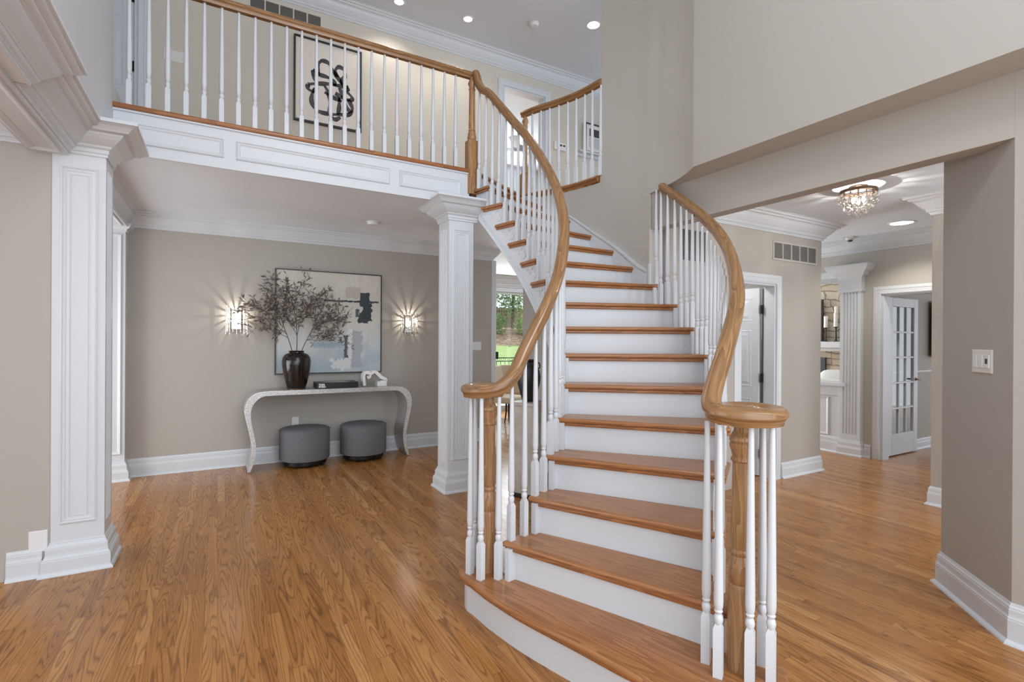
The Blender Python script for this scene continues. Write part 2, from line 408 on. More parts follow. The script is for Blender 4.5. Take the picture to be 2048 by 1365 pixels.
# baseboards
struct('baseboard_back', MB().sweep([(-.80, 6.36), (3.335, 6.36), (3.335, 6.5)], base_prof(.18, .025), side=-1), M_TRIM)
struct('baseboard_left', MB().sweep([(-1.045, 3.965), (-.89, 3.965)], base_prof(.165), side=-1), M_TRIM)
struct('baseboard_right', MB().sweep([(3.212, -1.2), (3.212, .893), (3.632, 1.313), (3.72, 1.225)], base_prof(.19, .024), side=1), M_TRIM)
struct('baseboard_hall', MB().sweep([(5.0, 3.15), (5.714, 3.15), (5.714, 4.9)], base_prof(.16), side=-1), M_TRIM)
struct('baseboard_hall_near', MB().sweep([(5.35, -.5), (5.35, 2.012), (5.47, 2.012)], base_prof(.16), side=1), M_TRIM)
struct('baseboard_hall_far', MB().sweep([(6.84, 3.24), (6.84, 3.17)], base_prof(.16), side=-1), M_TRIM)
# crowns
cp = crown_prof(C1)
struct('trim_3', MB().sweep([(-.776, 6.36), (3.335, 6.36), (3.335, 6.52)], cp, side=-1), M_TRIM)
cw = crown_prof(C1, .165, .175)
struct('trim_4', MB().sweep([(3.34, 3.15), (5.714, 3.15), (5.714, 4.9)], cw, side=-1), M_TRIM)
struct('trim_5', MB().sweep([(6.84, 5.6), (6.84, 1.9)], cw, side=-1), M_TRIM)
struct('trim_6', MB().sweep([(5.35, .5), (5.35, 2.012), (5.47, 2.012)], cw, side=1), M_TRIM)
struct('trim_7', MB().sweep([(-1.7, 3.965), (-.93, 3.965)], crown_prof(C1), side=-1), M_TRIM)
struct('trim_8', MB().sweep([(-.62, 6.36), (6.6, 6.36)], crown_prof(C2, .185, .15), side=-1), M_TRIM)
struct('trim_9', MB().sweep([(3.4, 8.85), (7.0, 8.85)], crown_prof(C1, .22, .2), side=-1), M_TRIM)
# beam between foyer and dining side, running from the camera to the back wall
mb = MB()
mb.box(-.96, -.776, -1.2, 6.36, 2.485, C1+.02)
mb.panel((-.935, 4.9, 2.485), (0, 1, 0), (-1, 0, 0), .01, .01, [(0, 0), (.001, 0)])
mb.v = mb.v[:8]; mb.f = mb.f[:6]; mb.sm = mb.sm[:6]
for y0, y1 in ((-1.1, 3.88), (4.30, 6.1)):
    mb.panel((-.938, y0, 2.485), (0, 1, 0), (1, 0, 0), y1-y0, .14, [(q, h) for q, h in PM], fill=False)
mb.box(-.776, -.728, -1.2, 2.98, 2.502, C1+.02)
struct('trim_10', mb, M_TRIM)
struct('trim_11', MB().sweep([(-.776, 6.36), (-.776, 4.19)], [(a, b) for a, b in crown_prof(C1, .14, .075)], side=1).sweep([(-.776, 3.95), (-.776, 2.985), (-.728, 2.985), (-.728, -1.2)], cw, side=1), M_TRIM)
# fascia of the balcony
mb = MB().box(-.628, 2.035, 4.36, 4.39, C1-.001, F2-.045)
for x0, x1 in ((-.50, .029), (.110, 1.277), (1.365, 1.947)):
    mb.panel((x0, 4.36, 2.745), (1, 0, 0), (0, 0, 1), x1-x0, .138, PM, fill=False)
struct('trim_12', mb, M_TRIM)
mb = MB().box(-.628, 2.02, 4.347, 4.37, F2-.046, F2-.033)
struct('trim_13', mb, M_TRIM)
struct('trim_14', MB().box(-.640, 2.02, 4.330, 4.47, F2-.033, F2+.004), M_NOSE, bevel=.014)
struct('baseboard_upper_left', MB().box(-.645, -.628, 4.36, 4.75, F2, F2+.14), M_TRIM)
# gallery nosing on top of the curved stair wall
gal = [(p.x, p.y) for p in crom([(2.925, 4.80, 0), (2.985, 4.62, 0), (3.09, 4.38, 0), (3.16, 4.13, 0), (3.19, 3.875, 0)], 6)]
struct('trim_15', MB().sweep(gal, [(0, 0), (.022, 0), (.032, .008), (.036, .018), (.032, .030), (.022, .037), (-.10, .037), (-.10, 0)], side=-1, z=F2-.033), M_NOSE)
struct('trim_16', MB().sweep(gal, [(0, 0), (.018, 0), (.010, -.016), (0, -.02)], side=-1, z=F2-.033), M_NOSE)

# doors of the side hall
mb = MB(); cased_opening(mb, (4.34, 3.15, 0), (1, 0, 0), .56, 1.985, .088)
mb.box(4.341, 4.36, 3.15, 3.27, 0, 1.985).box(4.88, 4.899, 3.15, 3.27, 0, 1.985).box(4.36, 4.88, 3.15, 3.27, 1.965, 1.985)
d1 = bpy.data.objects.new('door_1', None); COL.objects.link(d1); d1.location = (4.865, 3.285, 0); d1['kind'] = 'structure'
d1['label'] = 'white closet door standing open behind the right stair railing'
mb.build('casing', M_TRIM, d1)
def six_panel(o, u, w, h, t=.035):
    """door leaf hung at o along u"""
    u = Vector(u); nn = u.cross(Vector((0, 0, 1))); m = MB(); o = Vector(o)
    vs = []
    for z in (0.01, h):
        for a, b in ((0, 0), (w, 0), (w, t), (0, t)): q = o + u*a - nn*b + Vector((0, 0, z)); vs.append(tuple(q))
    m.add(vs, [(3, 2, 1, 0), (4, 5, 6, 7), (0, 1, 5, 4), (1, 2, 6, 5), (2, 3, 7, 6), (3, 0, 4, 7)])
    st = w*.15; pw = (w - 3*st)/2
    for i in (0, 1):
        for z0, z1 in ((.22, .80), (.93, 1.52), (1.62, 1.86)):
            m.panel(o + u*(st + i*(pw+st)) + Vector((0, 0, z0)), u, (0, 0, 1), pw, z1-z0, [(0, .0005), (.004, .004), (.012, .001), (.03, .001), (.05, .006)])
    return m
# leaf swung into the closet: its face looks towards the stair (-X)
six_panel((4.862, 3.87, 0), (0, -1, 0), .56, 1.96).build('door_leaf', M_TRIM, d1)
def hinge(p, parent, ax=0, h=.09):
    m = MB(); x, y, z = p
    if ax == 0: m.box(x-.03, x+.03, y-.006, y+.002, z, z+h).lathe(x, y-.006, [(.006, z-.005), (.006, z+h+.005)], 8)
    else: m.box(x-.006, x+.002, y-.03, y+.03, z, z+h).lathe(x-.006, y, [(.006, z-.005), (.006, z+h+.005)], 8)
    return m.build('hinge', M_BLACK, parent)
for z in (1.69, .98, .20): hinge((4.876, 3.275, z), d1)
MB().box(4.874, 4.879, 3.268, 3.28, 0.02, 1.95).build('hinge_gap_shade', M_DARK, d1)  # dark strip stands in for shade in the open hinge gap

# french door: casing on the far wall, glazed leaf open at right angles
d2 = bpy.data.objects.new('door_2', None); COL.objects.link(d2); d2.location = (7.0, 3.08, 0); d2['kind'] = 'structure'
d2['label'] = 'white fifteen-pane french door swung open into the study'
mb = MB(); cased_opening(mb, (6.84, 3.065, 0), (0, -1, 0), .765, 1.975, .09)
mb.box(6.84, 6.99, 3.045, 3.0649, 0, 1.975).box(6.84, 6.99, 2.301, 2.32, 0, 1.975).box(6.84, 6.99, 2.32, 3.045, 1.955, 1.975)
mb.build('casing', M_TRIM, d2)
X0, X1, YD = 7.055, 7.82, 3.085
mb = MB(); st = .105
mb.box(X0, X0+st, YD, YD+.04, .012, 1.955).box(X1-st, X1, YD, YD+.04, .012, 1.955).box(X0+st, X1-st, YD, YD+.04, .012, .27).box(X0+st, X1-st, YD, YD+.04, 1.845, 1.955)
gw, gh = (X1-X0-2*st), (1.845-.27)
for i in (1, 2): mb.box(X0+st+gw*i/3-.011, X0+st+gw*i/3+.011, YD+.004, YD+.036, .27, 1.845)
for i in (1, 2, 3, 4): mb.box(X0+st, X1-st, YD+.003, YD+.037, .27+gh*i/5-.011, .27+gh*i/5+.011)
mb.build('door_leaf', M_TRIM, d2, bevel=.004)
MB().box(X0+st, X1-st, YD+.018, YD+.022, .27, 1.845).build('glazing', M_PANE, d2)
for z in (1.68, .96, .18): hinge((7.02, YD+.0, z), d2)
MB().box(7.045, 7.054, YD+.01, YD+.03, .02, 1.94).build('hinge_gap_shade', M_DARK, d2)  # dark strip put in for the shade between jamb and leaf
mb = MB().tube([(X1-.05, YD, .93), (X1-.05, YD-.055, .93)], .010).tube([(X1-.05, YD-.05, .93), (X1-.15, YD-.055, .935)], [.010, .008])
mb.tube([(X1-.05, YD-.004, .93), (X1-.05, YD-.0, .93)], .027, 14).tube([(X1-.05, YD+.04, .93), (X1-.05, YD+.095, .93)], .010).tube([(X1-.055, YD+.09, .93), (X1+.06, YD+.095, .935)], [.010, .008])
mb.build('door_handle', M_BRONZE, d2)

# pass-through sill and wainscot panel below it
mb = MB().box(6.76, 7.0, 3.43, 5.6, .845, .885); mb.box(6.80, 6.84, 3.5, 5.6, .72, .845)
mb.box(6.815, 6.84, 3.50, 5.6, 0, .72)
mb.panel((6.815, 4.6, .21), (0, -1, 0), (0, 0, 1), .95, .49, PM, fill=False)
mb.box(6.835, 6.975, 3.495, 5.6, 2.235, 2.302)
struct('trim_17', mb, M_TRIM, bevel=.004)
struct('baseboard_pass_through', MB().sweep([(6.815, 5.6), (6.815, 3.5)], base_prof(.20, .026), side=-1), M_TRIM)

# upper doors
d3 = bpy.data.objects.new('door_3', None); COL.objects.link(d3); d3.location = (3.5, 6.36, F2); d3['kind'] = 'structure'
d3['label'] = 'cased white bedroom doorway at the head of the stair'
mb = MB(); cased_opening(mb, (3.50, 6.36, F2), (1, 0, 0), .70, 2.03, .09); mb.box(3.5, 3.52, 6.36, 6.5, F2, 5.03).box(4.18, 4.2, 6.36, 6.5, F2, 5.03).box(3.52, 4.18, 6.36, 6.5, 5.01, 5.03)
mb.build('casing', M_TRIM, d3)
d4 = bpy.data.objects.new('door_4', None); COL.objects.link(d4); d4.location = (-.8, 6.36, F2); d4['kind'] = 'structure'
d4['label'] = 'white door at the left end of the balcony with black hinge'
mb = MB(); cased_opening(mb, (-1.40, 6.36, F2), (1, 0, 0), .68, 2.03, .09); mb.box(-.748, -.721, 6.36, 6.5, F2, 5.03)
mb.build('casing', M_TRIM, d4)
six_panel((-1.375, 6.40, F2+.01), (1, 0, 0), .625, 2.0).build('door_leaf', M_TRIM, d4)
for z in (4.10, 4.80): hinge((-.752, 6.392, z), d4, h=.10)

# bedroom seen through the upper doorway
struct('wall_bedroom', MB().box(2.8, 4.5, 10.3, 10.4, F2, C2).box(6.0, 6.6, 10.3, 10.4, F2, C2).box(4.5, 6.0, 10.3, 10.4, F2, 3.7).box(4.5, 6.0, 10.3, 10.4, 5.0, C2).box(2.7, 2.8, 6.5, 10.4, F2, C2).box(6.6, 6.7, 6.5, 10.4, F2, C2), M_TRIM)
w2 = bpy.data.objects.new('window_2', None); COL.objects.link(w2); w2.location = (5.25, 10.3, 3.7); w2['kind'] = 'structure'
mb = MB().box(4.5, 4.56, 10.26, 10.34, 3.7, 5.0).box(5.94, 6, 10.26, 10.34, 3.7, 5.0).box(4.56, 5.94, 10.26, 10.34, 4.94, 5.0).box(4.56, 5.94, 10.26, 10.34, 3.7, 3.76).box(5.22, 5.28, 10.27, 10.33, 3.76, 4.94).box(4.56, 5.94, 10.27, 10.33, 4.33, 4.37)
mb.build('window_frame', M_TRIM, w2)
MB().box(4.56, 5.94, 10.30, 10.304, 3.76, 4.94).build('pane', M_PANE, w2)

# breakfast room glazed door to the yard
w1 = bpy.data.objects.new('window_1', None); COL.objects.link(w1); w1.location = (4.9, 8.85, 0); w1['kind'] = 'structure'
w1['label'] = 'tall glazed patio door looking onto the garden'
mb = MB(); cased_opening(mb, (4.35, 8.85, 0), (1, 0, 0), 1.09, 2.36, .08)
mb.box(4.35, 4.74, 8.86, 8.93, 0, 2.36).box(5.40, 5.44, 8.86, 8.93, 0, 2.36).box(4.74, 5.40, 8.86, 8.93, 2.32, 2.36).box(4.74, 5.40, 8.86, 8.93, 0, .10)
mb.build('window_frame', M_TRIM, w1)
MB().box(4.74, 5.40, 8.89, 8.895, .10, 2.32).build('pane', M_PANE, w1)
hinge((4.755, 8.852, 1.03), w1, h=.14)

# ------------------------------------------------------------------ columns
def flute_poly(x0, x1, y0, y1, side, n=5, m=.035, r=None):
    """rectangle with half-round flutes cut in one X side"""
    L = (y1-y0) - 2*m; p = L/n; r = r or p*.36; pts = []
    for i in range(n):
        c = y0 + m + p*(i+.5)
        for k in range(7):
            a = PI*k/6; pts.append((math.sin(a)*r*.7, c - math.cos(a)*r))
    if side > 0: edge = [(x1 - d, y) for d, y in pts]; return [(x0, y0), (x1, y0)] + edge + [(x1, y1), (x0, y1)]
    edge = [(x0 + d, y) for d, y in pts][::-1]; return [(x0, y0), (x1, y0), (x1, y1), (x0, y1)] + edge
def column(label, x0, x1, y0, y1, side, cap_path, cs, top=2.52):
    t = thing('column', label, 'column', ((x0+x1)/2, (y0+y1)/2, 0), 'square white columns carrying the balcony')
    m = MB(); m.box(x0, x1, y0, y1, .18, .27).prism(flute_poly(x0, x1, y0, y1, side), .27, 2.44).box(x0, x1, y0, y1, 2.44, C1-.004)
    m.panel((x0+.038, y0, .29), (1, 0, 0), (0, 0, 1), x1-x0-.076, 2.13, [(0, 0), (0, .006), (.008, .010), (.014, .004), (.024, .005), (.030, .001), (.042, -.0), (.045, .004), (.050, .0005)], fill=False)
    m.build('shaft', M_TRIM, t)
    MB().sweep([(x0, y0), (x1, y0), (x1, y1), (x0, y1)], COLBASE, closed=True, side=-1).build('base', M_TRIM, t)
    pr = [(0, top-.02), (.010, top-.02), (.010, top-.004), (.016, top), (.016, top+.022), (.03, top+.032), (.034, top+.042), (.055, top+.056), (.078, top+.076), (.092, top+.094), (.096, top+.104), (.124, top+.110), (.130, top+.118), (.136, top+.124), (.150, top+.138), (.168, top+.148), (.175, top+.150), (.175, top+.170), (0, top+.170)]
    MB().sweep(cap_path, pr, side=cs).build('capital', M_TRIM, t)
    return t
column('white square column with fluted side, joined to the deep beam at the left edge of the hall', -.852, -.601, 3.95, 4.19, 1, [(-.78, 3.95), (-.601, 3.95), (-.601, 4.19), (-.70, 4.19)], -1)
column('white square column with fluted side, standing left of the staircase under the balcony', 1.822, 2.068, 4.33, 4.573, -1, [(1.95, 4.573), (1.822, 4.573), (1.822, 4.33), (2.118, 4.33)][0:4], -1)
# pilaster in the far left corner
t = thing('pilaster', 'white panelled pilaster in the back left corner behind the left column', 'pilaster', (-.87, 6.28, 0))
m = MB().box(-.96, -.793, 6.22, 6.36, .18, 2.50); m.panel((-.93, 6.22, .26), (1, 0, 0), (0, 0, 1), .107, 2.15, PM, fill=False); m.build('shaft', M_TRIM, t)
MB().sweep([(-.96, 6.22), (-.793, 6.22), (-.793, 6.36)], COLBASE, side=-1).build('base', M_TRIM, t)
MB().sweep([(-.96, 6.22), (-.793, 6.22), (-.793, 6.36)], [(0, 2.44), (.01, 2.44), (.01, 2.46), (.03, 2.475), (.04, 2.485), (.05, 2.52), (0, 2.52)], side=-1).build('capital', M_TRIM, t)
# fluted pilaster of the pass-through, far wall
t = thing('pilaster', 'white fluted pilaster between the pass-through and the french door', 'pilaster', (6.80, 3.38, 0))
m = MB(); fp = [(6.775, 3.50), (6.775, 3.262)]
px0, px1, py0, py1 = 6.775, 6.84, 3.262, 3.50
m.box(px0, px1, py0, py1, .18, .26).prism(flute_poly(px0, px1, py0, py1, -1, 5, .03), .26, 2.02).box(px0, px1, py0, py1, 2.02, 2.20).build('shaft', M_TRIM, t)
MB().sweep([(6.84, py1), (px0, py1), (px0, py0), (6.84, py0)], [(a*.6, b) for a, b in COLBASE], side=-1).build('base', M_TRIM, t)
MB().sweep([(6.84, py1), (px0, py1), (px0, py0), (6.84, py0)], [(0, 2.02), (.012, 2.02), (.02, 2.035), (.02, 2.05), (.012, 2.055), (.012, 2.18), (.02, 2.20), (.05, 2.225), (.06, 2.25), (.10, 2.28), (.12, 2.31), (.13, 2.335), (.13, 2.35), (0, 2.35)], side=-1).build('capital', M_TRIM, t)

# ------------------------------------------------------------------ the staircase
r = .1875
CEN = Vector((1.05, 3.55))
Lp = {2: (1.255, 2.275), 3: (1.436, 2.322), 4: (1.6, 2.408), 5: (1.746, 2.517), 6: (1.860, 2.635), 7: (1.975, 2.79), 8: (2.065, 2.955), 9: (2.13, 3.12), 10: (2.171, 3.293), 11: (2.196, 3.466), 12: (2.208, 3.642), 13: (2.192, 3.803), 14: (2.16, 3.971), 15: (2.11, 4.128), 16: (2.075, 4.32)}
Rp = {2: (1.70, 1.262), 3: (1.90, 1.44), 4: (2.14, 1.62), 5: (2.38, 1.775), 6: (2.62, 1.993), 7: (2.814, 2.235), 8: (2.98, 2.494), 9: (3.11, 2.775), 10: (3.195, 3.078), 11: (3.215, 3.402), 12: (3.218, 3.667), 13: (3.18, 3.952), 14: (3.11, 4.207), 15: (3.00, 4.49), 16: (2.885, 4.80)}
def V2(p): return Vector((p[0], p[1]))
def rad(p, d):
    p = V2(p); return p + (p-CEN).normalized()*d
def up_dir(k):
    a, b = V2(Lp[k]), V2(Rp[k]); t = (b-a).normalized(); return Vector((-t.y, t.x))
stairs = thing('staircase', 'curved white staircase with glossy oak treads in the middle of the hall', 'staircase', (1.7, 2.6, 0))
def frame_at(a, b, z):
    d = (V2(b)-V2(a)).normalized()
    return Matrix.Translation((a[0]-1.7, a[1]-2.6, z)) @ Matrix(((d.x, -d.y, 0, 0), (d.y, d.x, 0, 0), (0, 0, 1, 0), (0, 0, 0, 1)))
def build_m(m, name, mt, k_a, k_b, z, bevel=0, seg=3):
    m.v = [(a-1.7, b-2.6, c) for a, b, c in m.v]
    return m.build(name, mt, stairs, local=True, bevel=bevel, M=frame_at(k_a, k_b, z), seg=seg)
for k in range(2, 16):
    L, Rr, L1, R1 = V2(Lp[k]), V2(Rp[k]), V2(Lp[k+1]), V2(Rp[k+1])
    u1 = up_dir(k+1); z = k*r
    tipd = (L1-L).normalized()
    tip = L1 + tipd*.09; din = (Rr-L).normalized()*.032
    back = .035
    pts = [L, Rr, R1 + u1*back, L1 + din + u1*back, L1 + din + tipd*.09, tip] if k > 2 else [L, Rr, R1 + u1*back, L1 + u1*back]
    if k <= 9 and k > 2: pass
    m = MB().prism([tuple(p) for p in pts], z-.028, z)
    build_m(m, 'tread', M_TREAD, Lp[k], Rp[k], z, bevel=.012)
    ins = (Rr-L).normalized()*.012; u = up_dir(k)
    m = MB().prism([tuple(L+ins+u*.012), tuple(Rr-ins*.3+u*.012), tuple(Rr-ins*.3+u*.05), tuple(L+ins*3+u*.05), tuple(L1+ins*3+tipd*.08), tuple(L1+ins+tipd*.08)], z-.047, z-.027)
    build_m(m, 'cove_moulding', M_NOSE, Lp[k], Rp[k], z, bevel=.006)
for k in range(2, 17):
    L, Rr = V2(Lp[k]), V2(Rp[k]); u = up_dir(k); e = (Rr-L).normalized()*.032; e2 = e if k < 11 else e*0
    m = MB().prism([tuple(L+e+u*.030), tuple(Rr-e2+u*.030), tuple(Rr-e2+u*.046), tuple(L+e+u*.046)], (k-1)*r-.002, k*r-.027 if k < 16 else F2-.03)
    m.build('riser', M_TRIM, stairs)
# landing nosing at the top
L, Rr = V2(Lp[16]), V2(Rp[16]); u = up_dir(16)
m = MB().prism([tuple(L), tuple(Rr), tuple(Rr+u*.12), tuple(L+u*.12)], F2-.030, F2+.002); build_m(m, 'landing_nosing', M_NOSE, Lp[16], Rp[16], F2, bevel=.012)
# starting step with rounded ends
def arc(c, rr, a0, a1, n=12): return [(c[0]+rr*math.cos(math.radians(a0+(a1-a0)*i/n)), c[1]+rr*math.sin(math.radians(a0+(a1-a0)*i/n))) for i in range(n+1)]
def step1(d):
    front = [(p.x, p.y) for p in crom([(1.094+d, 2.27, 0), (1.145+d, 1.97, 0), (1.231+d, 1.662, 0), (1.318+d, 1.36, 0), (1.43+d, 1.17+d*.5, 0), (1.565+d*.4, 1.075+d, 0)], 5)]
    u2 = up_dir(2)
    a = arc((1.250, 2.395), .165-d, 95, 200); b = arc((1.70, 1.215), .155-d, -120, 40)
    return a + front[1:-1] + b + [tuple(V2(Rp[2])+u2*.04+Vector((.05, -.0))), tuple(V2(Rp[2])+u2*.04), tuple(V2(Lp[2])+u2*.04), (1.33, 2.49)]
m = MB().prism(step1(0), r-.028, r); build_m(m, 'tread', M_TREAD, (1.094, 2.27), (1.43, 1.13), r, bevel=.012)
MB().prism(step1(.016), r-.044, r-.027).build('cove_moulding', M_NOSE, stairs, bevel=.005)
mb = MB(); mb.round = True
mb.prism(step1(.034), 0, r-.027).build('riser', M_TRIM, stairs)

# stringers: curved boards under the tread ends
def kpath(P, d, k0, k1, n=4):
    ks = sorted(P); pts = crom([(*rad(P[k], d), k) for k in ks if k >= 2], n)
    return [p for p in pts if k0-1e-6 <= p.z <= k1+1e-6]
def board(P, d, k0, k1, th, top, bot):
    pts = kpath(P, d, k0, k1); m = MB(); vs = []
    for p in pts:
        q = V2(p); nrm = (q-CEN).normalized(); zt, zb = top(p.z), max(0, bot(p.z))
        for off, z in ((0, zb), (th, zb), (th, zt), (0, zt)): w = q + nrm*off; vs.append((w.x, w.y, z))
    fs = []
    for i in range(len(pts)-1):
        for a in range(4): fs.append((i*4+a, i*4+(a+1) % 4, i*4+4+(a+1) % 4, i*4+4+a))
    m.add(vs, fs, False); m.add(vs[:4], [(0, 1, 2, 3)]); m.add(vs[-4:], [(3, 2, 1, 0)]); return m
def stepped(P, d, th, ks, bot):
    """cut-string board: top follows the treads"""
    m = MB()
    for k in ks:
        pts = kpath(P, d, k, k+1, 6); vs = []
        for j, p in enumerate(pts):
            q = V2(p); nrm = (q-CEN).normalized(); zt, zb = k*r-.028, max(0, bot(p.z))
            # begin the board at the riser plane
            for off, z in ((0, zb), (th, zb), (th, zt), (0, zt)): w = q + nrm*off; vs.append((w.x, w.y, z))
        fs = [(i*4+a, i*4+(a+1) % 4, i*4+4+(a+1) % 4, i*4+4+a) for i in range(len(pts)-1) for a in range(4)]
        m.add(vs, fs); m.add(vs[:4], [(0, 1, 2, 3)]); m.add(vs[-4:], [(3, 2, 1, 0)])
    return m
BOT = lambda k: k*r - .43
# the inner (left) cut string
stepped(Lp, .030, .03, range(2, 16), BOT).build('stringer', M_TRIM, stairs)
for o0, th, a, b in ((.012, .02, -.005, .035), (.020, .012, .035, .055)):
    board(Lp, o0, 2.4, 15.95, th, lambda k: BOT(k)+b, lambda k: BOT(k)+a).build('stringer_moulding', M_TRIM, stairs)
stepped(Rp, -.060, .03, range(2, 11), lambda k: 0 if k < 6 else BOT(k)).build('stringer', M_TRIM, stairs)
# plaster underside
vs = []; a = kpath(Lp, .055, 3, 15.95); b = kpath(Rp, -.05, 3, 15.95); n = min(len(a), len(b))
for i in range(n): vs += [(a[i].x, a[i].y, max(0, BOT(a[i].z))+.006), (b[i].x, b[i].y, max(0, BOT(b[i].z))+.006)]
m = MB().add(vs, [(2*i, 2*i+1, 2*i+3, 2*i+2) for i in range(n-1)], True); m.build('underside', M_TRIM, stairs)
# wall skirt with moulded top
def wp(k):   # point on the wall skirt for step k
    return rad(Rp[k], 0)
SK = {k: Rp[k] for k in range(11, 17)}; SK[10.5] = (3.208, 3.235)
ks = sorted(SK); pts = crom([(*SK[k], k) for k in ks], 5)
def ribbon(pts, o0, o1, top, bot):
    m = MB(); vs = []; xy = [(p.x, p.y) for p in pts]
    for i, p in enumerate(pts):
        a, b = V2(xy[max(i-1, 0)]), V2(xy[min(i+1, len(xy)-1)]); t = (b-a).normalized(); nn = Vector((-t.y, t.x))
        for o, z in ((o0, bot(p.z)), (o1, bot(p.z)), (o1, top(p.z)), (o0, top(p.z))): w = V2(p) + nn*o; vs.append((w.x, w.y, z))
    fs = [(i*4+a, i*4+(a+1) % 4, i*4+4+(a+1) % 4, i*4+4+a) for i in range(len(pts)-1) for a in range(4)]
    return m.add(vs, fs).add(vs[:4], [(0, 1, 2, 3)]).add(vs[-4:], [(3, 2, 1, 0)])
TOP = lambda k: k*r + .027
ribbon(pts, -.012, .012, lambda k: min(TOP(k), F2-.04), lambda k: k*r-.30).build('skirt_board', M_TRIM, stairs)
ribbon(pts, -.012, .022, lambda k: min(TOP(k)+.022, F2-.035), lambda k: min(TOP(k), F2-.05)).build('skirt_moulding', M_TRIM, stairs)
MB().box(3.190, 3.212, 3.195, 3.215, 10*r-.0, 10*r+.19).build('skirt_end', M_TRIM, stairs)
# carved scrolls on the inner string
for k in range(8, 16):
    a, b = rad(Lp[k], .028), rad(Lp[min(k+1, 16)], .028)
    def sp(t, z): q = a.lerp(b, t); return (q.x, q.y, k*r + z)
    m = MB()
    c1 = crom([sp(1.0, -.075), sp(.86, -.072), sp(.75, -.09), sp(.72, -.115), sp(.66, -.10)], 4)
    c2 = crom([sp(.56, -.085), sp(.42, -.066), sp(.28, -.072), sp(.20, -.10), sp(.24, -.115)], 4)
    c3 = crom([sp(.40, -.135), sp(.30, -.155), sp(.18, -.15), sp(.10, -.12)], 4)
    for c in (c1, c2, c3): m.tube(c, [.0045]*len(c), 6)
    m.build('scroll_bracket', M_TRIM, stairs)

# ------------------------------------------------------------------ railings
def baluster(x, y, z0, z1, rz, parent, name='baluster'):
    m = MB(); h = .016; bh = .175
    c = [(-h, -h), (h, -h), (h, h), (-h, h)]
    ca, sa = math.cos(rz), math.sin(rz)
    rot = lambda a, b: (a*ca-b*sa, a*sa+b*ca)
    vs = [(*rot(a, b), 0) for a, b in c] + [(*rot(a, b), bh) for a, b in c] + [(*rot(a*.6, b*.6), bh+.018) for a, b in c]
    m.add(vs, [(3, 2, 1, 0), (8, 9, 10, 11)] + [(i, (i+1) % 4, 4+(i+1) % 4, 4+i) for i in range(4)] + [(4+i, 4+(i+1) % 4, 8+(i+1) % 4, 8+i) for i in range(4)])
    H = z1 - z0
    m.lathe(0, 0, [(.010, bh+.010), (.0145, bh+.022), (.0165, bh+.034), (.0145, bh+.046), (.0105, bh+.052), (.0135, bh+.058), (.0155, bh+.063), (.0125, bh+.069), (.0155, bh+.078), (.0170, bh+.10), (.0158, bh+.20), (.0095, H)], 12)
    px, py = parent.location.x, parent.location.y
    o = m.build(name, M_TRIM, parent, local=True); o.location = (x-px, y-py, z0-parent.location.z)
    return o
RP = [(-.020, -.032), (.020, -.032), (.023, -.018), (.026, -.010), (.035, -.002), (.036, .010), (.030, .024), (.017, .033), (0, .036), (-.017, .033), (-.030, .024), (-.036, .010), (-.035, -.002), (-.026, -.010), (-.023, -.018)]
def newel(x, y, z0, prof, parent, block=None):
    m = MB()
    m.lathe(x, y, prof, 24, z=z0)
    if block:
        s, b0, b1 = block; c = .012
        pts = [(x-s, y-s+c), (x-s+c, y-s), (x+s-c, y-s), (x+s, y-s+c), (x+s, y+s-c), (x+s-c, y+s), (x-s+c, y+s), (x-s, y+s-c)]
        m.prism(pts, z0+b0, z0+b1)
    return m.build('newel_post', M_NEWEL, parent)
START = [(.044, 0), (.044, .30), (.040, .315), (.036, .318), (.039, .325), (.042, .34), (.040, .37), (.033, .415), (.031, .42), (.035, .428), (.035, .436), (.031, .444), (.0345, .46), (.035, .52), (.030, .74), (.030, .765), (.036, .772), (.036, .780), (.031, .787), (.033, .80), (.041, .825), (.041, .835), (.037, .84), (.041, .846), (.041, .858), (.036, .866), (.026, .885), (.026, .93)]
# left railing
rl = thing('stair_railing', 'left stair railing with white balusters under an oak handrail curling into a scroll', 'railing', (1.245, 2.39, r))
HB = .86
railL = [Vector((*rad(Lp[k], .022), k*r + (HB if k < 13 else .835))) for k in range(4, 16)]
pts = [(1.225, 2.335, 1.135), (1.285, 2.365, 1.135), (1.300, 2.430, 1.135), (1.250, 2.492, 1.135), (1.170, 2.478, 1.135), (1.125, 2.405, 1.135), (1.150, 2.320, 1.137), (1.225, 2.262, 1.155), (1.315, 2.262, 1.225), (1.420, 2.308, 1.365)]
pathL = crom([Vector(p) for p in pts] + railL + [Vector((2.108, 4.23, 3.715)), Vector((2.096, 4.295, 3.80)), Vector((2.090, 4.325, 3.88)), Vector((2.086, 4.345, 3.915))], 7)
MB().rail(pathL, RP).build('handrail', M_RAIL, rl)
MB().lathe(1.235, 2.385, [(.06, 1.112), (.075, 1.118), (.078, 1.145), (.06, 1.158)], 20).build('scroll_cap', M_RAIL, rl)
newel(1.240, 2.385, r, START, rl)
for x, y in ((1.138, 2.400), (1.198, 2.470), (1.156, 2.312), (1.237, 2.274)): baluster(x, y, r, 1.112, .35, rl)
def z_on(path, x, y):
    b = min(path, key=lambda p: (p.x-x)**2 + (p.y-y)**2 + (0 if p.z > 1.0 else 0)); return b
pathLd = pathL[9*7:]
for k in range(2, 16):
    for fr in (.25, .75):
        a = rad(Lp[k], .024).lerp(rad(Lp[k+1], .024), fr)
        q = z_on(pathL[7*7:], a.x, a.y); baluster(a.x, a.y, k*r, q.z-.028, math.atan2(a.y-CEN.y, a.x-CEN.x), rl)
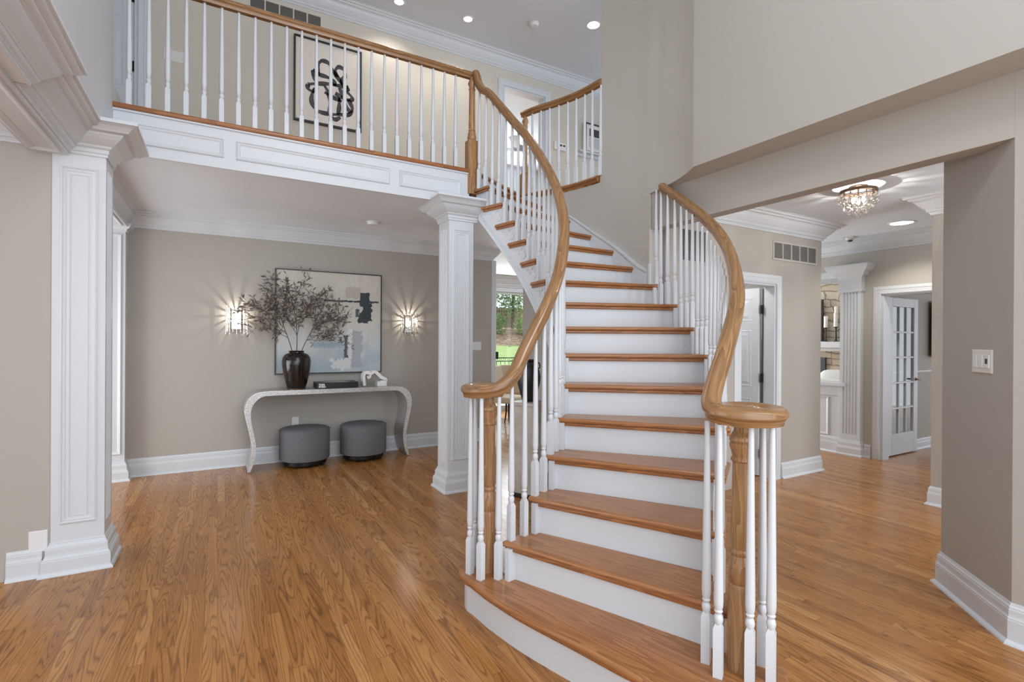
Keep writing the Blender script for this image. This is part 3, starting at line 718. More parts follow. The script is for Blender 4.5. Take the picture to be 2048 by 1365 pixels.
# right railing
rr_ = thing('stair_railing', 'right stair railing whose oak handrail ends in a flat disc above a turned newel', 'railing', (1.69, 1.215, r))
XR = {4: (2.126, 1.563), 5: (2.387, 1.765), 6: (2.640, 2.000), 7: (2.835, 2.240), 8: (2.975, 2.500), 9: (3.095, 2.782), 9.85: (3.150, 3.02)}
railR = [Vector((*XR[k], k*r+.82)) for k in sorted(XR)]
pts = [(1.715, 1.185, 1.13), (1.655, 1.180, 1.13), (1.635, 1.245, 1.13), (1.70, 1.300, 1.13), (1.775, 1.275, 1.13), (1.805, 1.205, 1.13), (1.775, 1.130, 1.13), (1.700, 1.105, 1.13), (1.625, 1.130, 1.131), (1.580, 1.195, 1.134), (1.590, 1.270, 1.15), (1.680, 1.330, 1.225), (1.835, 1.400, 1.36)]
pathR = crom([Vector(p) for p in pts] + railR, 7)
MB().rail(pathR, RP).build('handrail', M_RAIL, rr_)
MB().lathe(1.70, 1.205, [(.07, 1.108), (.085, 1.112), (.09, 1.140), (.07, 1.155)], 24).build('scroll_cap', M_RAIL, rr_)
newel(1.685, 1.215, r, START[:-1] + [(.026, .925)], rr_)
for x, y in ((1.603, 1.300), (1.573, 1.222), (1.648, 1.148), (1.772, 1.185), (1.710, 1.108)): baluster(x, y, r, 1.10, .5, rr_)
for k in range(2, 11):
    for fr in ((.45, .85) if k == 2 else (.12, .45, .78) if k < 10 else (.18,)):
        k2 = min(k+1, 10)
        A = {**Rp}; a = rad(Rp[k], -.035).lerp(rad(Rp[k+1], -.035), fr)
        if k == 10: a = Vector((3.172, 3.10))
        q = z_on(pathR[10*7:], a.x, a.y); baluster(a.x, a.y, k*r, q.z-.028 if k < 10 else C1, math.atan2(a.y-CEN.y, a.x-CEN.x), rr_)
# balcony railing
TOPN = [(.030, .012), (.033, .505), (.050, .505), (.046, .512), (.038, .52), (.043, .53), (.043, .54), (.036, .585), (.030, .60), (.034, .606), (.034, .613), (.029, .62), (.031, .635), (.028, .99), (.033, .997), (.033, 1.003), (.028, 1.01), (.030, 1.03), (.039, 1.045), (.039, 1.054), (.034, 1.058), (.036, 1.065), (.030, 1.08), (.022, 1.09), (.022, 1.115)]
br = thing('balcony_railing', 'long straight railing with white balusters and oak rail along the upper balcony', 'railing', (.7, 4.39, F2))
MB().rail([(-.628, 4.39, 3.905), (.7, 4.39, 3.905), (2.065, 4.39, 3.905)], RP).build('handrail', M_RAIL, br)
newel(2.072, 4.385, 2.775, TOPN, br, block=(.052, 0, .505))
for i in range(23): baluster(-.546 + i*.1116, 4.40, F2+.004, 3.878, 0, br)
# gallery railing
gr = thing('gallery_railing', 'short curved railing at the stair head running into the tall wall', 'railing', (3.0, 4.5, F2))
newel(2.925, 4.815, F2-.30, [(a*.9, b*1.06) for a, b in TOPN], gr, block=(.045, 0.0, .53))
gp = crom([Vector((2.925, 4.815, 3.905)), Vector((2.985, 4.64, 3.905)), Vector((3.09, 4.40, 3.905)), Vector((3.165, 4.15, 3.905)), Vector((3.20, 3.86, 3.905))], 6)
MB().rail([Vector((2.915, 4.86, 3.905))] + gp, RP).build('handrail', M_RAIL, gr)
acc = 0; nxt = .10; gp = crom(gp, 6)
for i in range(1, len(gp)):
    acc += (gp[i]-gp[i-1]).length
    if acc >= nxt:
        baluster(gp[i].x, gp[i].y, F2+.004, 3.878, .5, gr); nxt += .112
# ------------------------------------------------------------------ things
def noisy(name, a, b, scale=300, rough=.9, metal=0, bump=.2):
    m = mat(name, a, rough, metal); k = N(m); f = k.noise(k.coord(), scale, 3, .7)
    k.l(k.ramp(f, [(.38, a), (.62, b)]), k.b.inputs['Base Color']); k.bump(f, bump, .002); return m
M_FABRIC = noisy('grey_wool', (.075, .078, .085), (.19, .195, .21), 420)
M_SILVER = noisy('silver_leaf', (.36, .35, .34), (.62, .61, .60), 90, .38, .55, .05)
M_GLAZE = noisy('black_brown_glaze', (.006, .006, .006), (.020, .010, .007), 14, .15, 0, .05)
M_PLASTER = mat('white_plaster', (.80, .79, .77), .7)
M_LEAF = noisy('dried_grey_leaf', (.10, .088, .080), (.27, .235, .21), 22, .8, 0, 0)
M_STEM = mat('brown_stem', (.11, .085, .065), .8)
M_BLK = mat('black_paper', (.008, .008, .009), .35)
M_WHT = mat('white_ink', (.85, .85, .85), .6)
M_INK = noisy('black_ink', (.03, .028, .032), (.085, .078, .085), 9, .8, 0, 0)
M_PAPER = mat('cream_paper', (.78, .72, .65), .7)

# console table: ribbon that curls down into two S-curved legs
ct = thing('console_table', 'silver leafed console table with curled S-shaped ends against the back wall', 'table', (1.13, 6.11, 0))
out = [(.262, 0), (.290, .113), (.308, .248), (.289, .386), (.258, .526), (.240, .618), (.243, .690), (.270, .764), (.320, .815), (.395, .838), (.50, .844)]
inn = [(.500, .798), (.410, .792), (.345, .750), (.306, .685), (.293, .603), (.304, .499), (.328, .383), (.344, .248), (.324, .105), (.287, 0)]
W_ = 2.262
o_ = [(p.x, p.y) for p in crom([(*q, 0) for q in out], 4)]; i_ = [(p.x, p.y) for p in crom([(*q, 0) for q in inn], 4)]
left = [(x, z) for x, z in o_]; right = [(W_-x, z) for x, z in o_[::-1]]; ri = [(W_-x, z) for x, z in i_[::-1]]
outer = left + right; inner_ = i_[::-1] + [(W_-x, z) for x, z in i_]
n = len(outer)
def resample(p, n):
    L = [0]
    for a, b in zip(p, p[1:]): L.append(L[-1] + math.dist(a, b))
    o = []
    for i in range(n):
        t = L[-1]*i/(n-1); j = next((j for j in range(1, len(L)) if L[j] >= t-1e-9), len(L)-1)
        f = (t-L[j-1])/max(1e-9, L[j]-L[j-1]); o.append((p[j-1][0]+(p[j][0]-p[j-1][0])*f, p[j-1][1]+(p[j][1]-p[j-1][1])*f))
    return o
def match(p, q):   # pair by fraction along three stretches: leg, top, leg
    return resample(p, 140), resample(q, 140)
oo, ii = match(outer, inner_)
vs = []
for (a, b), (c, d) in zip(oo, ii): vs += [(a, 5.93, b), (a, 6.285, b), (c, 6.285, d), (c, 5.93, d)]
fs = [(i*4+a, i*4+(a+1) % 4, i*4+4+(a+1) % 4, i*4+4+a) for i in range(139) for a in range(4)] + [(0, 1, 2, 3), (139*4+3, 139*4+2, 139*4+1, 139*4)]
MB().add(vs, fs).build('table_top', M_SILVER, ct)
MB().rail([Vector((a, 5.934, b+.0)) for a, b in oo[6:-6]], [(-.002, -.002), (.002, -.002), (.002, .002), (-.002, .002)]).build('edge_trim', M_CHROME, ct)
for x in (.275, W_-.275): MB().box(x-.014, x+.014, 5.929, 6.286, 0, .012).build('foot', M_BRONZE, ct)

def ottoman(label, x, y):
    t = thing('ottoman', label, 'ottoman', (x, y, 0), 'round grey ottomans under the console table')
    R_ = .262
    m = MB().lathe(x, y, [(R_-.016, .072), (R_-.004, .078), (R_, .092), (R_, .39), (R_-.005, .402), (R_-.02, .412), (R_-.06, .42), (.1, .424), (.01, .425)], 48); m.build('cushion', M_FABRIC, t)
    MB().tube([(x+(R_-.002)*math.cos(a), y+(R_-.002)*math.sin(a), .395) for a in [2*PI*i/48 for i in range(49)]], .004, 6).build('piping', M_FABRIC, t)
    MB().lathe(x, y, [(R_-.035, .028), (R_-.033, .03), (R_-.033, .073)], 40).build('plinth', M_BLACK, t)
    for i in range(4):
        a = PI/4 + i*PI/2 + .15; MB().lathe(x+(R_-.055)*math.cos(a), y+(R_-.055)*math.sin(a), [(.012, 0), (.014, .03)], 10).build('leg', M_BLACK, t)
ottoman('grey felt drum ottoman under the vase half of the console table', .840, 6.075)
ottoman('grey felt drum ottoman under the white sculpture half of the console table', 1.485, 6.075)

vz = .8445
t = thing('vase', 'tall dark brown glazed vase holding branches on the console table', 'vase', (.752, 6.10, vz))
MB().lathe(.752, 6.10, [(.088, 0), (.092, .004), (.112, .07), (.135, .17), (.148, .26), (.150, .31), (.143, .35), (.122, .382), (.092, .398), (.078, .402), (.076, .412), (.084, .420), (.080, .424), (.070, .418), (.066, .40), (.02, .39)], 48, z=vz).build('body', M_GLAZE, t)
MB().lathe(.752, 6.10, [(.089, .0), (.093, .001), (.094, .010), (.091, .013)], 40, z=vz+.0002).build('foot_ring', M_BRONZE, t)
# dried olive branches
t = thing('olive_branches', 'bunch of dried grey-brown olive branches fanning out of the dark vase', 'branches', (.752, 6.10, 1.22))
rnd = random.Random(11)
leafm = MB()
def leaf(p, d, L):
    d = d.normalized(); s_ = d.cross(Vector((rnd.uniform(-1, 1), rnd.uniform(-1, 1), rnd.uniform(-1, 1)))).normalized(); nn = d.cross(s_)
    w = L*.15; bend = nn*L*rnd.uniform(-.25, .25)
    a, b, c = p, p + d*L*.5 + bend*.8, p + d*L + bend*.2
    q = p + d*L*.25 + bend*.5
    leafm.add([a, q+s_*w*.8, q-s_*w*.8, b+s_*w, b-s_*w, c], [(0, 2, 1), (1, 2, 4, 3), (3, 4, 5)])
def twig(p0, d, L, mb, r0, depth):
    pts = [p0]; p = p0.copy(); dd = d.normalized(); n_ = max(3, int(L/.035))
    for i in range(n_):
        dd = (dd + Vector((rnd.uniform(-.12, .12), rnd.uniform(-.10, .10), rnd.uniform(-.10, .10))) ).normalized()
        p = p + dd*(L/n_); p.y = min(p.y, 6.30); pts.append(p.copy())
    mb.tube(pts, [r0*(1-.75*i/n_) for i in range(n_+1)], 5)
    for i in range(1 if depth else 3, n_+1):
        for s_ in (0, 1):
            if rnd.random() < (.72 if depth else .28):
                ld = (dd*.6 + Vector((rnd.uniform(-1, 1), rnd.uniform(-.8, .8), rnd.uniform(-.7, .8)))).normalized()
                leaf(pts[i], ld, rnd.uniform(.040, .070))
    return pts
stems = [((.715, 6.09), Vector((-.32, -.05, 1)), .52, [(-1, .55), (-.9, .95), (-.75, .2), (-.35, 1.2), (.1, 1.2), (-.9, .7), (-.6, 1.15), (-1, .1), (-.2, 1)]),
         ((.752, 6.10), Vector((.03, 0, 1)), .56, [(-.5, 1.1), (.35, 1.2), (.1, 1.3), (-.7, .9), (.7, .9), (-.2, 1.2), (.55, .6), (-.15, 1.5), (.0, 1.3), (-.5, .8)]),
         ((.790, 6.09), Vector((.36, -.05, 1)), .46, [(1, .55), (1, .15), (.7, 1.1), (1, -.1), (.5, 1.3), (.9, .8), (.25, 1.2), (1.1, .35), (1.0, .25), (.8, .6)])]
for (sx, sy), d, L, subs in stems:
    m = MB(); pts = [Vector((sx, sy, 1.235))]; p = pts[0].copy(); dd = d.normalized()
    for i in range(14):
        dd = (dd + Vector((rnd.uniform(-.05, .05), rnd.uniform(-.04, .04), 0))).normalized(); p = p + dd*L/14; pts.append(p.copy())
    m.tube(pts, [.0055*(1-.5*i/14) for i in range(15)], 6)
    for j, (dx, dz) in enumerate(subs):
        b = pts[5 + int(j*9/len(subs))]
        tp = twig(b, Vector((dx, rnd.uniform(-.45, .2), dz)), rnd.uniform(.27, .43), m, .0035, 0)
        for q in tp[2:]:
            for _ in (0, 1):
                if rnd.random() < .62:
                    twig(q, (tp[-1]-tp[0]).normalized()*.7 + Vector((rnd.uniform(-.9, .9), rnd.uniform(-.6, .5), rnd.uniform(-.7, .8))), rnd.uniform(.08, .17), m, .002, 1)
    m.build('stem', M_STEM, t)
leafm.build('foliage', M_LEAF, t)

# book
t = thing('book', 'thick black book with white lettering lying flat on the console table', 'book', (1.174, 6.08, vz))
MB().box(.950, 1.397, 5.975, 6.235, vz+.004, vz+.062).build('pages', mat('page_edges', (.02, .02, .02), .6), t)
m = MB().box(.948, 1.399, 5.972, 6.238, vz, vz+.004).box(.948, 1.399, 5.972, 6.238, vz+.062, vz+.066).box(.948, 1.399, 5.971, 5.976, vz, vz+.066); m.build('cover', M_BLK, t)
MB().add([(1.06, 6.02, vz+.0664), (1.28, 5.99, vz+.0664), (1.34, 6.12, vz+.0664), (1.20, 6.21, vz+.0664), (1.02, 6.17, vz+.0664)], [(0, 1, 2, 3, 4)]).build('cover_picture', M_SILVER, t)
def text_mesh(body, size, loc, rot, mt, parent, ext=.0004, bold=.012, sx=1.0):
    cu = bpy.data.curves.new('lettering', 'FONT'); cu.body = body; cu.size = size; cu.extrude = ext; cu.offset = bold*size
    cu.space_character = .9; cu.space_line = .78
    ob = bpy.data.objects.new('tmp', cu); COL.objects.link(ob); bpy.context.view_layer.update()
    me = bpy.data.meshes.new_from_object(ob.evaluated_get(bpy.context.evaluated_depsgraph_get())); bpy.data.objects.remove(ob)
    me.materials.clear(); me.materials.append(mt)
    o = bpy.data.objects.new('lettering', me); COL.objects.link(o); o.parent = parent
    o.location = Vector(loc) - parent.location; o.rotation_euler = rot; o.scale = (sx, 1, 1); return o
text_mesh('TOM\nFORD', .030, (.966, 5.9705, vz+.0365), (PI/2, 0, 0), M_WHT, t, bold=.03)

# plaster scroll sculpture
t = thing('sculpture', 'white plaster scroll sculpture at the right end of the console table', 'sculpture', (1.61, 6.10, vz))
def ribbon_xz(pts, w, y0, y1, m, taper=None):
    P = crom([Vector((x, 0, z)) for x, z in pts], 6); n_ = len(P); vs = []
    for i, p in enumerate(P):
        tt = (P[min(i+1, n_-1)] - P[max(i-1, 0)]).normalized(); nn = Vector((-tt.z, 0, tt.x)); h = w*(taper(i/(n_-1)) if taper else 1)/2
        for s_, y in ((h, y0), (h, y1), (-h, y1), (-h, y0)): vs.append((p.x+nn.x*s_, y, p.z+nn.z*s_))
    m.add(vs, [(i*4+a, i*4+(a+1) % 4, i*4+4+(a+1) % 4, i*4+4+a) for i in range(n_-1) for a in range(4)] + [(0, 1, 2, 3), (n_*4-1, n_*4-2, n_*4-3, n_*4-4)], True)
m = MB()
ribbon_xz([(1.492, vz+.010), (1.484, .92), (1.484, .975), (1.505, 1.010), (1.540, 1.012), (1.556, .985), (1.552, .955), (1.534, .945), (1.526, .960), (1.538, .968)], .026, 6.05, 6.15, m, lambda q: 1.25-.5*q)
ribbon_xz([(1.508, 1.002), (1.56, .995), (1.585, 1.010), (1.615, 1.014), (1.65, .985), (1.685, .950), (1.728, .930), (1.744, .912), (1.735, .902), (1.68, .900)], .030, 6.04, 6.16, m, lambda q: .7+.6*math.sin(PI*min(1, q*1.1)))
m.box(1.638, 1.748, 6.035, 6.165, vz, .900)
m.build('body', M_PLASTER, t, bevel=0)

# painting behind the vase
t = thing('painting', 'large abstract painting in a thin black frame, pale blue and cream with black strokes', 'painting', (1.155, 6.345, .995))
ax0, ax1, az0, az1 = .552, 1.760, .995, 2.200
m = MB()
for q in ((ax0, ax0+.012, az0, az1), (ax1-.012, ax1, az0, az1), (ax0+.012, ax1-.012, az0, az0+.012), (ax0+.012, ax1-.012, az1-.012, az1)): m.box(q[0], q[1], 6.310, 6.359, q[2], q[3])
m.build('frame', M_FRAME, t)
mc = mat('painted_canvas', (.7, .7, .7), .7); k = N(mc); c = k.coord('Object'); sp_ = k.n('ShaderNodeSeparateXYZ'); k.l(c, sp_.inputs[0])
n1 = k.noise(k.mapping(c, (2.2, 1, 2.2), (3, 0, 1)), 1, 4, .6, .4); n2 = k.noise(k.mapping(c, (9, 1, 2.5)), 1, 4, .7)
h_ = k.math('ADD', k.math('MULTIPLY', k.math('SUBTRACT', .95, k.math('MULTIPLY', sp_.outputs[2], .9)), 1), k.math('MULTIPLY', k.math('SUBTRACT', n1, .5), .9))
cc = k.ramp(h_, [(.1, (.60, .57, .50)), (.45, (.64, .63, .58)), (.62, (.54, .58, .60)), (.85, (.40, .49, .545)), (1, (.52, .56, .58))])
cc = k.mix(k.ramp(n2, [(.5, (0, 0, 0)), (.72, (.6, .6, .6))]), cc, (.72, .71, .68)); k.l(cc, k.b.inputs['Base Color'])
k.bump(n2, .2, .003)
MB().box(ax0+.012, ax1-.012, 6.318, 6.35, az0+.012, az1-.012).build('canvas', mc, t)
def ragged(x0, x1, z0, z1, mt, y, name, j=.012, sd=1):
    rr = random.Random(sd); pts = []
    nx, nz = max(2, int((x1-x0)/.02)), max(2, int((z1-z0)/.02))
    for i in range(nx): pts.append((x0+(x1-x0)*i/nx, z0+rr.uniform(-j, j)))
    for i in range(nz): pts.append((x1+rr.uniform(-j, j), z0+(z1-z0)*i/nz))
    for i in range(nx): pts.append((x1-(x1-x0)*i/nx, z1+rr.uniform(-j, j)))
    for i in range(nz): pts.append((x0+rr.uniform(-j, j), z1-(z1-z0)*i/nz))
    vs = [(x, y, z) for x, z in pts] + [(x, y+.002, z) for x, z in pts]; q = len(pts)
    return MB().add(vs, [tuple(range(q))] + [(i, (i+1) % q, q+(i+1) % q, q+i) for i in range(q)]).build(name, mt, t)
AW, AH = ax1-ax0, az1-az0
M_P = {'dk': mat('charcoal_paint', (.022, .032, .038), .5), 'be': mat('beige_paint', (.50, .46, .41), .7), 'gr': mat('blue_grey_paint', (.40, .42, .47), .7), 'wh': mat('chalk_paint', (.70, .71, .70), .7), 'mid': mat('dark_grey_paint', (.09, .115, .13), .7), 'bl': mat('pale_blue_paint', (.36, .47, .54), .7)}
for i, (u0, u1, v0, v1, c_, nm, j) in enumerate([(.64, .78, .14, .25, 'be', 'beige_patch', .006), (.70, .80, .58, .94, 'gr', 'grey_patch', .012), (.50, .69, .86, .97, 'wh', 'white_patch', .016), (.66, .70, .55, .90, 'wh', 'white_streak', .010), (.34, .60, .70, .74, 'bl', 'blue_streak', .010),
      (.33, .965, .275, .292, 'dk', 'black_line', .003), (.78, .875, .19, .33, 'dk', 'black_stroke', .004), (.80, .895, .29, .48, 'dk', 'black_stroke', .008), (.765, .86, .39, .50, 'dk', 'black_stroke', .007), (.735, .775, .36, .44, 'mid', 'dark_smudge', .006), (.625, .660, .62, .85, 'mid', 'dark_streak', .007)]):
    ragged(ax0+u0*AW, ax0+u1*AW, az1-v1*AH, az1-v0*AH, M_P[c_], 6.3165 - i*.0003, nm, j*1.7, i+3)

def sconce(label, x, z=1.605):
    t = thing('wall_sconce', label, 'wall light', (x, 6.36, z), 'crystal sconces beside the painting')
    m = MB().box(x-.045, x+.045, 6.345, 6.359, z-.10, z+.10); m.build('backplate', M_CHROME, t)
    m = MB()
    for zz in (z-.105, z, z+.105):
        pts = [(x+.103*math.cos(a), 6.345-.095*math.sin(a), zz) for a in [PI*i/16 for i in range(17)]]; m.tube(pts, .0028, 6)
    m.build('frame', M_CHROME, t)
    for i in range(9):
        a = PI*(i+.5)/9; px, py = x+.105*math.cos(a), 6.345-.097*math.sin(a)
        dz = .012*((i % 2)*2-1)
        MB().tube([(px, py, z-.145+dz), (px, py, z+.145+dz)], .0028, 6).build('rod', M_CHROME, t)
        m = MB()
        for j in range(7): m.obox((px+.011*math.sin(a), py-.002, z-.12+dz+j*.04), .018, .014, .030, rot=a+PI/2)
        m.build('crystal', M_CRYSTAL, t)
    for i in range(16):
        a = 2*PI*(i+.5)/16; MB().tube([(x+.070*math.cos(a), 6.358, z+.03+.085*math.sin(a)), (x+.070*math.cos(a), 6.296, z+.03+.085*math.sin(a))], .0045, 6).build('streak_post', M_CHROME, t)  # added posts, block the lamp so streaks fall on the wall
    MB().lathe(x, 6.30, [(.006, -.03), (.013, -.012), (.015, .006), (.010, .026), (.003, .042)], 12, z=z).build('bulb', M_BULB, t)
    l = lamp('sconce_light', (x, 6.302, z+.052), 3.2, (1, .88, .74), .004)
sconce('crystal wall sconce left of the painting, half behind the branches', .170)
sconce('crystal wall sconce between the painting and the white column', 2.115, 1.598)

def plate(name, label, o, u, w, h, gang, cat='light switch', mt=M_PLATE, kind='rocker'):
    """wall plate: o = centre, u = along wall; normal u x z"""
    o, u = Vector(o), Vector(u).normalized(); nn = u.cross(Vector((0, 0, 1))); z_ = Vector((0, 0, 1))
    t = thing(name, label, cat, tuple(o))
    m = MB().panel(o - u*w/2 - z_*h/2, u, z_, w, h, [(0, 0), (0, .004), (.003, .006)]); m.build('cover_plate', mt, t)
    for i in range(gang):
        cx = (i-(gang-1)/2)*(w/ (gang+.35)); a = o + u*cx
        if kind == 'rocker':
            MB().panel(a - u*.016 - z_*.033 + nn*.006, u, z_, .032, .066, [(0, 0), (0, .004), (.002, .005)]).build('rocker', M_WPLATE, t)
        elif kind == 'outlet':
            for dz in (-.022, .022):
                MB().panel(a - u*.014 - z_*(.014-dz) + nn*.006, u, z_, .028, .028, [(0, 0), (0, .003)]).build('socket', M_WPLATE, t)
                m = MB()
                for dx in (-.006, .006): m.panel(a + u*(dx-.0012) + z_*(dz-.003) + nn*.0091, u, z_, .0024, .009, [(0, 0), (0, .0004)])
                m.build('slot', M_DARK, t)
        else: MB().panel(a - u*.004 - z_*.010 + nn*.006, u, z_, .008, .020, [(0, 0), (0, .009)]).build('toggle', M_WPLATE, t)
    return t
plate('light_switch', 'white triple switch plate on the back wall just right of the centre column', (3.10, 6.36, 1.318), (1, 0, 0), .13, .115, 3, mt=M_WPLATE)
plate('power_outlet', 'pale outlet low on the back wall above the left ottoman', (.774, 6.36, .440), (1, 0, 0), .072, .115, 1, 'outlet', kind='outlet')
plate('light_switch', 'wide almond switch plate on the upper hall wall behind the balcony balusters', (-.405, 6.36, 4.335), (1, 0, 0), .20, .115, 4, kind='toggle')
u_ = Vector((-1, -1, 0)).normalized()
t = plate('light_switch', 'three-gang switch plate with a small dark keypad on the angled pier at the right', (3.371, 1.052, 1.308), (-.7071, -.7071, 0), .160, .118, 0)
nn_ = u_.cross(Vector((0, 0, 1)))
for i in (-1, 0): MB().panel(Vector((3.371, 1.052, 1.308)) + u_*(-i*.046*-1 - .016) - Vector((0, 0, .033)) + nn_*.006, u_, (0, 0, 1), .032, .066, [(0, 0), (0, .004), (.002, .006)]).build('rocker', M_WPLATE, t)
MB().panel(Vector((3.371, 1.052, 1.308)) + u_*(.030) - Vector((0, 0, .033)) + nn_*.006, u_, (0, 0, 1), .034, .066, [(0, 0), (0, .004), (.002, .005)]).build('keypad', M_WPLATE, t)
MB().panel(Vector((3.371, 1.052, 1.308)) + u_*(.038) - Vector((0, 0, .012)) + nn_*.0112, u_, (0, 0, 1), .018, .026, [(0, 0), (0, .0006)]).build('display', M_DARK, t)
t = plate('blank_plate', 'blank white cover plate above the baseboard beside the left column', (-.909, 3.965, .205), (1, 0, 0), .084, .125, 0, 'cover plate', M_WPLATE)
t = thing('thermostat', 'white thermostat with small dark displays on the upper wall right of the bedroom doorway', 'thermostat', (4.47, 6.36, 4.34))
MB().panel((4.365, 6.36, 4.285), (1, 0, 0), (0, 0, 1), .21, .115, [(0, 0), (0, .02), (.004, .024)]).build('housing', M_PLATE, t)
MB().panel((4.46, 6.336, 4.345), (1, 0, 0), (0, 0, 1), .045, .03, [(0, 0), (0, .001)]).build('display', M_DARK, t)
MB().panel((4.525, 6.336, 4.345), (1, 0, 0), (0, 0, 1), .035, .03, [(0, 0), (0, .001)]).build('display', M_DARK, t)

def smoke(label, x, y, z, R_=.065):
    t = thing('smoke_detector', label, 'smoke detector', (x, y, z))
    MB().lathe(x, y, [(R_, 0), (R_, -.006), (R_*.95, -.010)], 28, z=z).build('base', M_WPLATE, t)
    MB().lathe(x, y, [(R_*.86, -.010), (R_*.84, -.022), (R_*.70, -.034), (R_*.3, -.038), (.004, -.038)], 28, z=z).build('cover', M_WPLATE, t)
smoke('white smoke detector under the balcony ceiling above the painting', 1.431, 5.512, C1)
smoke('white smoke detector on the high ceiling between two round downlights', 3.465, 5.505, C2)
t = thing('motion_sensor', 'small square sensor with dark eye on the side hall ceiling near the far wall', 'sensor', (6.593, 3.298, C1))
MB().box(6.533, 6.653, 3.238, 3.358, C1-.012, C1).build('base', M_WPLATE, t, bevel=.003)
MB().lathe(6.593, 3.298, [(.045, -.012), (.042, -.03), (.028, -.036)], 20, z=C1).build('housing', M_WPLATE, t)
MB().lathe(6.593, 3.298, [(.030, -.036), (.022, -.052), (.004, -.056)], 16, z=C1).build('eye', M_DARK, t)
def downlight(label, x, y, z, R_=.055, e=14):
    t = thing('recessed_light', label, 'ceiling light', (x, y, z), 'lit recessed ceiling lights')
    MB().sweep([(x+R_*math.cos(2*PI*i/32), y+R_*math.sin(2*PI*i/32)) for i in range(32)], [(0, 0), (0, -.003), (.006, -.006), (.020, -.005), (.024, 0)], closed=True, side=-1, z=z).build('trim_ring', M_WPLATE, t)
    MB().lathe(x, y, [(R_, -.0005), (R_, -.0025)], 32, z=z).build('lens', M_LAMP, t)
    d = bpy.data.lights.new('downlight', 'SPOT'); d.energy = e; d.spot_size = math.radians(130); d.spot_blend = .6; d.shadow_soft_size = .05; d.color = (1, .93, .84)
    o = bpy.data.objects.new('downlight', d); COL.objects.link(o); o.location = (x, y, z-.02)
downlight('small lit downlight left of the smoke detector on the high ceiling', 2.701, 5.849, C2, .052, 22)
downlight('lit downlight on the high ceiling beside the tall curved wall', 4.136, 5.145, C2, .075, 22)
downlight('lit downlight at the top edge of the photo on the high ceiling', 1.852, 5.970, C2, .052, 22)
downlight('wide lit downlight on the side hall ceiling beyond the glass ball fixture', 6.25, 2.62, C1, .10, 40)
downlight('lit downlight in the family room ceiling above the stone fireplace', 8.9, 5.0, C1, .085, 8)

# crystal ball flush light in the side hall
cx, cy = 4.50, 2.19
t = thing('ceiling_light', 'flush ceiling light of clear glass balls hanging from a bronze band in the side hall', 'ceiling light', (cx, cy, C1))
MB().lathe(cx, cy, [(.065, 0), (.065, -.012), (.05, -.02)], 24, z=C1).build('canopy', M_BRONZE, t)
MB().sweep([(cx+.128*math.cos(2*PI*i/40), cy+.128*math.sin(2*PI*i/40)) for i in range(40)], [(-.003, -.055), (.003, -.055), (.005, -.05), (.003, -.03), (-.003, -.03)], closed=True, side=-1, z=C1).build('band', M_BRONZE, t)
m = MB()
for i in range(4):
    a = PI/4+PI/2*i; m.tube([(cx+.03*math.cos(a), cy+.03*math.sin(a), C1-.018), (cx+.127*math.cos(a), cy+.127*math.sin(a), C1-.038)], .004, 6)
m.tube([(cx, cy, C1-.02), (cx, cy, C1-.12)], .005, 6); m.build('arm', M_BRONZE, t)
for i in range(14):
    a = 2*PI*i/14; MB().tube([(cx+.120*math.cos(a), cy+.120*math.sin(a), C1-.045), (cx+.120*math.cos(a), cy+.120*math.sin(a), C1-.080)], .004, 6).build('streak_pin', M_BRONZE, t)  # added pins, break the lamp into rays across the ceiling
bm = bmesh.new(); bmesh.ops.create_icosphere(bm, subdivisions=3, radius=1); me = bpy.data.meshes.new('glass_ball'); bm.to_mesh(me); bm.free(); me.materials.append(M_CRYSTAL); me.polygons.foreach_set('use_smooth', [True]*len(me.polygons))
for R2, zz, n_, rb in ((.128, -.088, 14, .022), (.118, -.128, 12, .025), (.088, -.165, 9, .027), (.052, -.200, 5, .027), (.0, -.222, 1, .025)):
    for i in range(n_):
        a = 2*PI*(i+.5*(n_ % 2))/n_
        o = bpy.data.objects.new('glass_ball', me); COL.objects.link(o); o.parent = t; o.scale = (rb, rb, rb); o.location = (R2*math.cos(a), R2*math.sin(a), zz)
for i in range(3):
    a = 2*PI*i/3+.4; MB().lathe(cx+.04*math.cos(a), cy+.04*math.sin(a), [(.006, -.09), (.012, -.105), (.012, -.12), (.003, -.14)], 10, z=C1).build('bulb', M_BULB, t)
lamp('hall_fixture_light', (cx, cy, C1-.10), 80, (1, .93, .85), .006)

# air grilles
def vent(label, x0, x1, z0, z1, y, cells, mt_f, slats='h', frame=.018):
    t = thing('air_vent', label, 'vent', ((x0+x1)/2, y, (z0+z1)/2))
    m = MB()
    m.box(x0, x1, y-.010, y, z0, z0+frame).box(x0, x1, y-.010, y, z1-frame, z1).box(x0, x0+frame, y-.010, y, z0+frame, z1-frame).box(x1-frame, x1, y-.010, y, z0+frame, z1-frame)
    w = (x1-x0-2*frame)
    for i in range(1, cells): xx = x0+frame+w*i/cells; m.box(xx-.007, xx+.007, y-.009, y, z0+frame, z1-frame)
    m.build('frame', mt_f, t)
    MB().box(x0+frame, x1-frame, y-.002, y-.0005, z0+frame, z1-frame).build('duct_opening', mat('duct_shadow', (.11, .105, .10), .8) if slats == 'h' else M_DARK, t)
    m = MB(); h = z1-z0-2*frame; n_ = int(h/.010)
    for i in range(n_): m.add([(x0+frame, y-.008, z0+frame+h*i/n_), (x1-frame, y-.008, z0+frame+h*i/n_), (x1-frame, y-.003, z0+frame+h*(i+.45)/n_), (x0+frame, y-.003, z0+frame+h*(i+.45)/n_)], [(0, 1, 2, 3)])
    m.build('louvre', mt_f, t)
vent('taupe return air grille high on the hall wall right of the closet door', 4.84, 5.613, 2.232, 2.425, 3.15, 5, M_WALL2)
